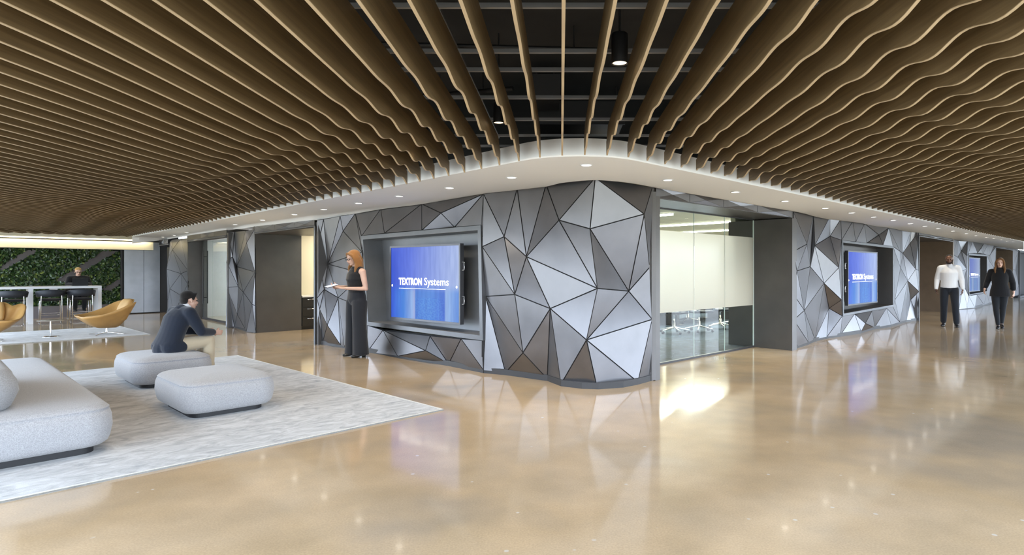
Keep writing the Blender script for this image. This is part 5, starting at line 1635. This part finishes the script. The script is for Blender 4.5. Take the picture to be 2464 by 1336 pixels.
# ---- the seated man
def man_seated():
    e = empty('person', (-4.90, 7.46, .020), math.atan2(.50, -.866))
    e.scale = (.94, .94, .94)
    tag(e, 'person in a navy jacket and khaki trousers, leaning forward on the far ottoman', 'person')
    J = dict(pelvis=(0, .0, .475), waist=(0, -.045, .62), chest=(0, -.11, .80), top=(0, -.165, .905), neck=(0, -.215, .95), nape=(0, -.245, .985),
             shoulder=[(-.19, -.175, .89), (.19, -.165, .89)], elbow=[(-.235, -.30, .635), (.235, -.30, .635)], wrist=[(-.13, -.54, .60), (.10, -.55, .585)],
             hip=[(-.095, .0, .46), (.095, .0, .46)], knee=[(-.155, -.445, .495), (.165, -.48, .495)], ankle=[(-.15, -.45, .09), (.19, -.66, .09)])
    mb = MB(); body(mb, J, False)
    fw = (.0, -1, -.06)
    L, R = head(mb, (0, -.27, 1.055), fw, s=1.02, male=True)
    hand(mb, J['wrist'][0], (.15, -1, -.12), (.9, .1, -.2), (.1, -.2, 1), .5, 1.05)
    hand(mb, J['wrist'][1], (-.25, -1, -.08), (-.9, .1, -.2), (.1, -.2, 1), .7, 1.05)
    fuse(mb, 'body', SKINS['fair'], e, .0075, 3)
    face_bits(e, L, R, 1.0)
    navy = cloth('navy_wool', (.014, .019, .032, 1))
    mb = MB()
    chain(mb, [(0, .055, .425), (0, .0, .50), J['waist'], J['chest'], J['top']], [(.222, .135), (.222, .145), (.190, .140), (.205, .150), (.175, .105)], 20)
    for i, sx in enumerate((-1, 1)):
        S, E, W = J['shoulder'][i], J['elbow'][i], J['wrist'][i]
        chain(mb, [Vector(J['top']).lerp(Vector(S), .4), S], [.085, .085], 12)
        chain(mb, [S, Vector(S).lerp(Vector(E), .5), E, Vector(E).lerp(Vector(W), .85)], [.082, .076, .064, .047], 14)
        chain(mb, [(sx * .13, -.02, .50), (sx * .14, -.10, .47), (sx * .15, -.13, .435)], [(.07, .075), (.06, .07), (.045, .05)], 12)
    for sx in (-1, 1): chain(mb, [(sx * .12, .05, .455), (sx * .125, -.02, .45), (sx * .135, -.09, .455)], [.100, .102, .090], 12)
    chain(mb, [(-.12, .05, .455), (0, .075, .45), (.12, .05, .455)], [(.09, .10), (.085, .10), (.09, .10)], 14, (0, 1, 0))
    fuse(mb, 'jacket', navy, e, .011, 4)
    mb = MB()
    chain(mb, [(0, -.195, .925), (0, -.228, .968)], [(.082, .072), (.066, .066)], 16)
    chain(mb, [(0, -.285, .86), (0, -.27, .905), (0, -.245, .95)], [(.03, .02), (.05, .03), (.06, .045)], 12)
    fuse(mb, 'shirt_collar', cloth('white_shirt_cotton', (.78, .79, .82, 1)), e, .008, 3)
    kh = cloth('khaki_cotton', (.50, .42, .30, 1))
    mb = MB()
    chain(mb, [(0, .01, .46), (0, -.04, .50)], [(.175, .11), (.165, .11)], 16)
    for i, sx in enumerate((-1, 1)):
        H, K, A = (Vector(J[k][i]) for k in ('hip', 'knee', 'ankle'))
        chain(mb, [H, H.lerp(K, .5), K, K.lerp(A, .4), A + Vector((0, 0, .02))], [.102, .094, .078, .074, .062], 16)
    fuse(mb, 'trousers', kh, e, .011, 4)
    M_SH = pmat('black_oxford_leather', (.012, .012, .012, 1), .3)
    shoe(e, J['ankle'][0], (-.1, -1, 0), M_SH, 1.08); shoe(e, J['ankle'][1], (.15, -1, 0), M_SH, 1.08)
    mb = MB()
    mb.ball(L(0, .030, .058), (.083, .094, .078), 18, R=R)
    mb.ball(L(0, .070, .0), (.070, .050, .065), 14, R=R)
    chain(mb, [L(-.060, -.040, .080), L(-.030, -.064, .092), L(0, -.066, .098), L(.030, -.064, .092), L(.060, -.040, .080)], [.018, .020, .022, .020, .018], 10)
    for sx in (-1, 1): chain(mb, [L(sx * .070, -.030, .06), L(sx * .078, -.010, .01)], [.018, .012], 8)
    fuse(mb, 'hair', cloth('black_hair', (.012, .010, .009, 1)), e, .009, 3)
man_seated()

# ---- two walkers on the right
def walker_man():
    p = onfloor(2284, 786)
    e = empty('person', (p.x, p.y, 0), radians(-33))
    tag(e, 'person in a white shirt and dark trousers, walking towards the camera', 'person')
    J = dict(pelvis=(0, .0, .96), waist=(0, -.01, 1.12), chest=(0, -.02, 1.33), top=(0, .0, 1.47), neck=(0, -.015, 1.53), nape=(0, -.025, 1.58),
             shoulder=[(-.185, .0, 1.45), (.185, .0, 1.45)], elbow=[(-.255, .03, 1.17), (.255, -.01, 1.17)], wrist=[(-.275, -.06, .93), (.28, -.10, .93)],
             hip=[(-.10, .0, .93), (.10, .0, .93)], knee=[(-.11, -.04, .51), (.125, -.10, .52)], ankle=[(-.12, .06, .11), (.15, -.13, .10)])
    mb = MB(); body(mb, J, False)
    L, R = head(mb, (0, -.045, 1.66), (0, -1, -.05), s=1.04, male=True)
    hand(mb, J['wrist'][0], (.05, -.2, -1), (.9, .2, 0), (.2, -1, 0), .6, 1.05)
    hand(mb, J['wrist'][1], (-.05, -.25, -1), (-.9, .2, 0), (-.2, -1, 0), .6, 1.05)
    fuse(mb, 'body', SKINS['dark'], e, .008, 3)
    face_bits(e, L, R, 1.04, False)
    mb = MB()
    chain(mb, [(0, 0, .965), J['waist'], J['chest'], (0, .0, 1.445)], [(.186, .138), (.178, .135), (.190, .142), (.140, .095)], 20, hem=True)
    chain(mb, [(0, -.01, 1.40), (0, -.008, 1.47), (0, -.015, 1.525)], [(.13, .11), (.105, .095), (.070, .072)], 14)
    for i in range(2):
        S, E, W = (Vector(J[k][i]) for k in ('shoulder', 'elbow', 'wrist'))
        chain(mb, [Vector(J['top']).lerp(S, .4), S], [.075, .070], 12)
        chain(mb, [S, S.lerp(E, .5), E, E.lerp(W, .5), E.lerp(W, .93)], [.072, .070, .064, .056, .046], 14)
    fuse(mb, 'shirt', cloth('white_cotton', (.80, .81, .84, 1)), e, .011, 4)
    mb = MB()
    chain(mb, [(0, 0, .94), (0, 0, 1.03)], [(.180, .128), (.172, .122)], 18)
    for i in range(2):
        H, K, A = (Vector(J[k][i]) for k in ('hip', 'knee', 'ankle'))
        chain(mb, [H, H.lerp(K, .5), K, A + Vector((0, 0, .02))], [(.102, .112), (.094, .10), .080, (.068, .075)], 16)
    fuse(mb, 'trousers', cloth('dark_navy_trouser_cloth', (.014, .017, .024, 1)), e, .011, 4)
    M_SH = pmat('dark_shoe_leather', (.03, .028, .028, 1), .22)
    shoe(e, J['ankle'][0], (-.12, -1, 0), M_SH, 1.12); shoe(e, J['ankle'][1], (.12, -1, 0), M_SH, 1.12)
    mb = MB(); mb.ball(L(0, .022, .050), (.079, .094, .076), 18, R=R)
    fuse(mb, 'hair', cloth('cropped_black_hair', (.012, .009, .008, 1)), e, .009, 3)
    mb = MB()
    chain(mb, [L(-.064, -.018, -.030), L(-.050, -.058, -.074), L(0, -.084, -.092), L(.050, -.058, -.074), L(.064, -.018, -.030)], [.010, .016, .020, .016, .010], 10)
    fuse(mb, 'beard', cloth('short_black_beard', (.012, .009, .008, 1)), e, .008, 3)
walker_man()

def walker_woman():
    p = onfloor(2406, 791)
    e = empty('person', (p.x, p.y, 0), radians(-37))
    tag(e, 'person with long light brown hair in a loose black tunic and slim trousers, walking', 'person')
    J = dict(pelvis=(0, .0, .92), waist=(0, -.01, 1.06), chest=(0, -.02, 1.25), top=(0, .0, 1.375), neck=(0, -.01, 1.44), nape=(0, -.02, 1.49),
             shoulder=[(-.17, .0, 1.36), (.17, .0, 1.36)], elbow=[(-.25, .05, 1.10), (.245, .06, 1.09)], wrist=[(-.30, -.05, .93), (.265, -.01, .86)],
             hip=[(-.085, .0, .89), (.085, .0, .89)], knee=[(-.075, -.08, .50), (.06, -.03, .49)], ankle=[(-.035, -.10, .10), (.035, .10, .13)])
    mb = MB(); body(mb, J, True)
    L, R = head(mb, (0, -.04, 1.575), (.05, -1, -.03), s=.99)
    hand(mb, J['wrist'][0], (-.1, -.3, -1), (.9, .2, 0), (.2, -1, 0), .7, .95)
    hand(mb, J['wrist'][1], (.0, -.25, -1), (-.9, .2, 0), (-.2, -1, 0), 1.0, .95)
    fuse(mb, 'body', SKINS['fair'], e, .008, 3)
    face_bits(e, L, R, .99)
    blk = cloth('black_jersey', (.009, .009, .011, 1))
    mb = MB()
    chain(mb, [(0, 0, .77), J['pelvis'], J['waist'], J['chest'], (0, .0, 1.36)], [(.205, .150), (.192, .145), (.158, .125), (.172, .130), (.130, .080)], 20, hem=True)
    chain(mb, [(0, 0, 1.37), (0, -.008, 1.425)], [(.09, .07), (.06, .058)], 14)
    for i in range(2):
        S, E, W = (Vector(J[k][i]) for k in ('shoulder', 'elbow', 'wrist'))
        chain(mb, [Vector(J['top']).lerp(S, .4), S], [.072, .070], 12)
        chain(mb, [S, S.lerp(E, .5), E, E.lerp(W, .62)], [.072, .068, .064, .056], 14)
    chain(mb, [(0, -.02, 1.24), (0, -.018, 1.33), (0, -.010, 1.395)], [(.172, .132), (.158, .118), (.108, .088)], 18)
    fuse(mb, 'tunic', blk, e, .011, 4)
    mb = MB()
    for i in range(2):
        H, K, A = (Vector(J[k][i]) for k in ('hip', 'knee', 'ankle'))
        chain(mb, [H, H.lerp(K, .5), K, K.lerp(A, .4), A + Vector((0, 0, .01))], [.096, .086, .064, .060, .043], 16)
    fuse(mb, 'slim_trousers', cloth('black_trouser_cloth', (.012, .014, .018, 1)), e, .010, 4)
    M_SH = pmat('glossy_black_boot', (.014, .014, .016, 1), .2)
    shoe(e, J['ankle'][0], (-.05, -1, 0), M_SH, .95, 0, .025); shoe(e, J['ankle'][1], (.1, -1, 0), M_SH, .95, .0, .055)
    mb = MB()
    mb.ball(L(0, .024, .048), (.084, .096, .082), 18, R=R)
    long_hair(mb, L, ((.0, 1.33), (.02, 1.27), (.05, 1.24)), -.10, 1.24)
    fuse(mb, 'hair', cloth('light_brown_hair', (.17, .085, .035, 1)), e, .009, 4)
walker_woman()

# ---- the person at the counter table
def person_counter():
    e = empty('person', (LPX, LPY, 0), pi / 4)
    tag(e, 'blond person in black seated behind the laptop at the white table', 'person')
    J = dict(pelvis=(0, .05, .76), waist=(0, .03, .90), chest=(0, .0, 1.06), top=(0, .0, 1.17), neck=(0, -.01, 1.23), nape=(0, -.02, 1.27),
             shoulder=[(-.19, .0, 1.16), (.19, .0, 1.16)], elbow=[(-.25, -.10, .985), (.25, -.10, .985)], wrist=[(-.12, -.34, 1.01), (.12, -.34, 1.01)],
             hip=[(-.095, .05, .75), (.095, .05, .75)], knee=[(-.11, -.36, .74), (.11, -.36, .74)], ankle=[(-.10, -.30, .34), (.10, -.30, .34)])
    mb = MB(); body(mb, J, False)
    L, R = head(mb, (0, -.04, 1.35), (0, -1, -.12), s=1.0, male=True)
    hand(mb, J['wrist'][0], (.2, -1, -.1), (0, 0, -1), (1, 0, 0), .4); hand(mb, J['wrist'][1], (-.2, -1, -.1), (0, 0, -1), (-1, 0, 0), .4)
    fuse(mb, 'body', SKINS['fair'], e, .0085, 3)
    face_bits(e, L, R, 1.0)
    mb = MB()
    chain(mb, [(0, .05, .76), J['waist'], J['chest'], J['top']], [(.19, .14), (.175, .13), (.19, .135), (.165, .09)], 18)
    chain(mb, [(0, 0, 1.17), (0, -.008, 1.225)], [(.10, .08), (.064, .064)], 14)
    for i in range(2):
        S, E, W = (Vector(J[k][i]) for k in ('shoulder', 'elbow', 'wrist'))
        chain(mb, [Vector(J['top']).lerp(S, .4), S], [.08, .08], 12)
        chain(mb, [S, E, E.lerp(W, .9)], [.078, .060, .044], 14)
    fuse(mb, 'pullover', cloth('black_pullover_knit', (.010, .010, .012, 1)), e, .011, 4)
    mb = MB()
    chain(mb, [(0, .05, .74), (0, .05, .82)], [(.175, .13), (.17, .125)], 16)
    for i in range(2):
        H, K, A = (Vector(J[k][i]) for k in ('hip', 'knee', 'ankle'))
        chain(mb, [H, K, A], [.095, .072, .055], 14)
    fuse(mb, 'trousers', cloth('black_twill', (.012, .012, .014, 1)), e, .012, 4)
    for i in range(2): shoe(e, J['ankle'][i], (0, -1, 0), M_BLACK, 1.0, .245)
    mb = MB(); mb.ball(L(0, .024, .052), (.081, .094, .080), 18, R=R)
    chain(mb, [L(-.045, -.058, .090), L(0, -.055, .106), L(.045, -.058, .090)], [.020, .026, .020], 10)
    fuse(mb, 'hair', cloth('blond_hair', (.52, .34, .12, 1)), e, .009, 3)
    mb = MB()
    for sx in (-1, 1):
        c = L(sx * .031, -.096, -.004); mb.tube([c + R @ Vector((.024 * cos(a), 0, .017 * sin(a))) for a in [2 * pi * k / 14 for k in range(15)]], .003, 6)
        mb.tube([L(sx * .055, -.094, .0), L(sx * .078, .0, .0)], .0028, 6)
    mb.build('glasses', M_BLACK, e)
person_counter()
# ------------------------------------------------------------------ light
w = bpy.data.worlds.new('world'); SC.world = w; w.use_nodes = True
nt = w.node_tree; bg = nt.nodes['Background']
tc = nt.nodes.new('ShaderNodeTexCoord'); sp = nt.nodes.new('ShaderNodeSeparateXYZ'); rp_ = nt.nodes.new('ShaderNodeValToRGB')
nt.links.new(tc.outputs['Generated'], sp.inputs[0]); nt.links.new(sp.outputs['Z'], rp_.inputs['Fac'])
el = rp_.color_ramp.elements
el[0].position = .0; el[0].color = (.30, .32, .30, 1); el[1].position = .55; el[1].color = (.62, .78, 1.0, 1)
x = el.new(.03); x.color = (.76, .87, 1.0, 1)
nt.links.new(rp_.outputs[0], bg.inputs['Color'])
bg.inputs['Strength'].default_value = 13.0

def portal(p, q, z0, z1, facing):
    d = bpy.data.lights.new('daylight_portal', 'AREA'); d.shape = 'RECTANGLE'
    d.size = (q - p).length; d.size_y = z1 - z0
    d.cycles.is_portal = True
    o = bpy.data.objects.new('daylight_portal', d); COL.objects.link(o)
    o.location = (p + q) / 2 + Vector((0, 0, (z0 + z1) / 2))
    o.rotation_euler = Vector(facing).to_track_quat('-Z', 'Y').to_euler()
portal(fl0, fl1, .1, 2.45, (S2, S2, 0))
portal(fr0, fr1, .1, 2.45, (-S2, S2, 0))
portal(Q0 + UL * DR, Q1 + UL * DR, .75, 2.25, (S2, -S2, 0))

SC.view_settings.view_transform = 'Standard'
SC.view_settings.look = 'None'
SC.view_settings.exposure = 0.0
SC.view_settings.gamma = 1.0
SC.view_settings.use_curve_mapping = False
SC.cycles.max_bounces = 8
SC.cycles.diffuse_bounces = 4
SC.cycles.glossy_bounces = 4
SC.cycles.transparent_max_bounces = 12
SC.cycles.transmission_bounces = 6
SC.cycles.caustics_reflective = False
SC.cycles.caustics_refractive = False
SC.cycles.sample_clamp_indirect = 6.0
SC.cycles.use_denoising = True
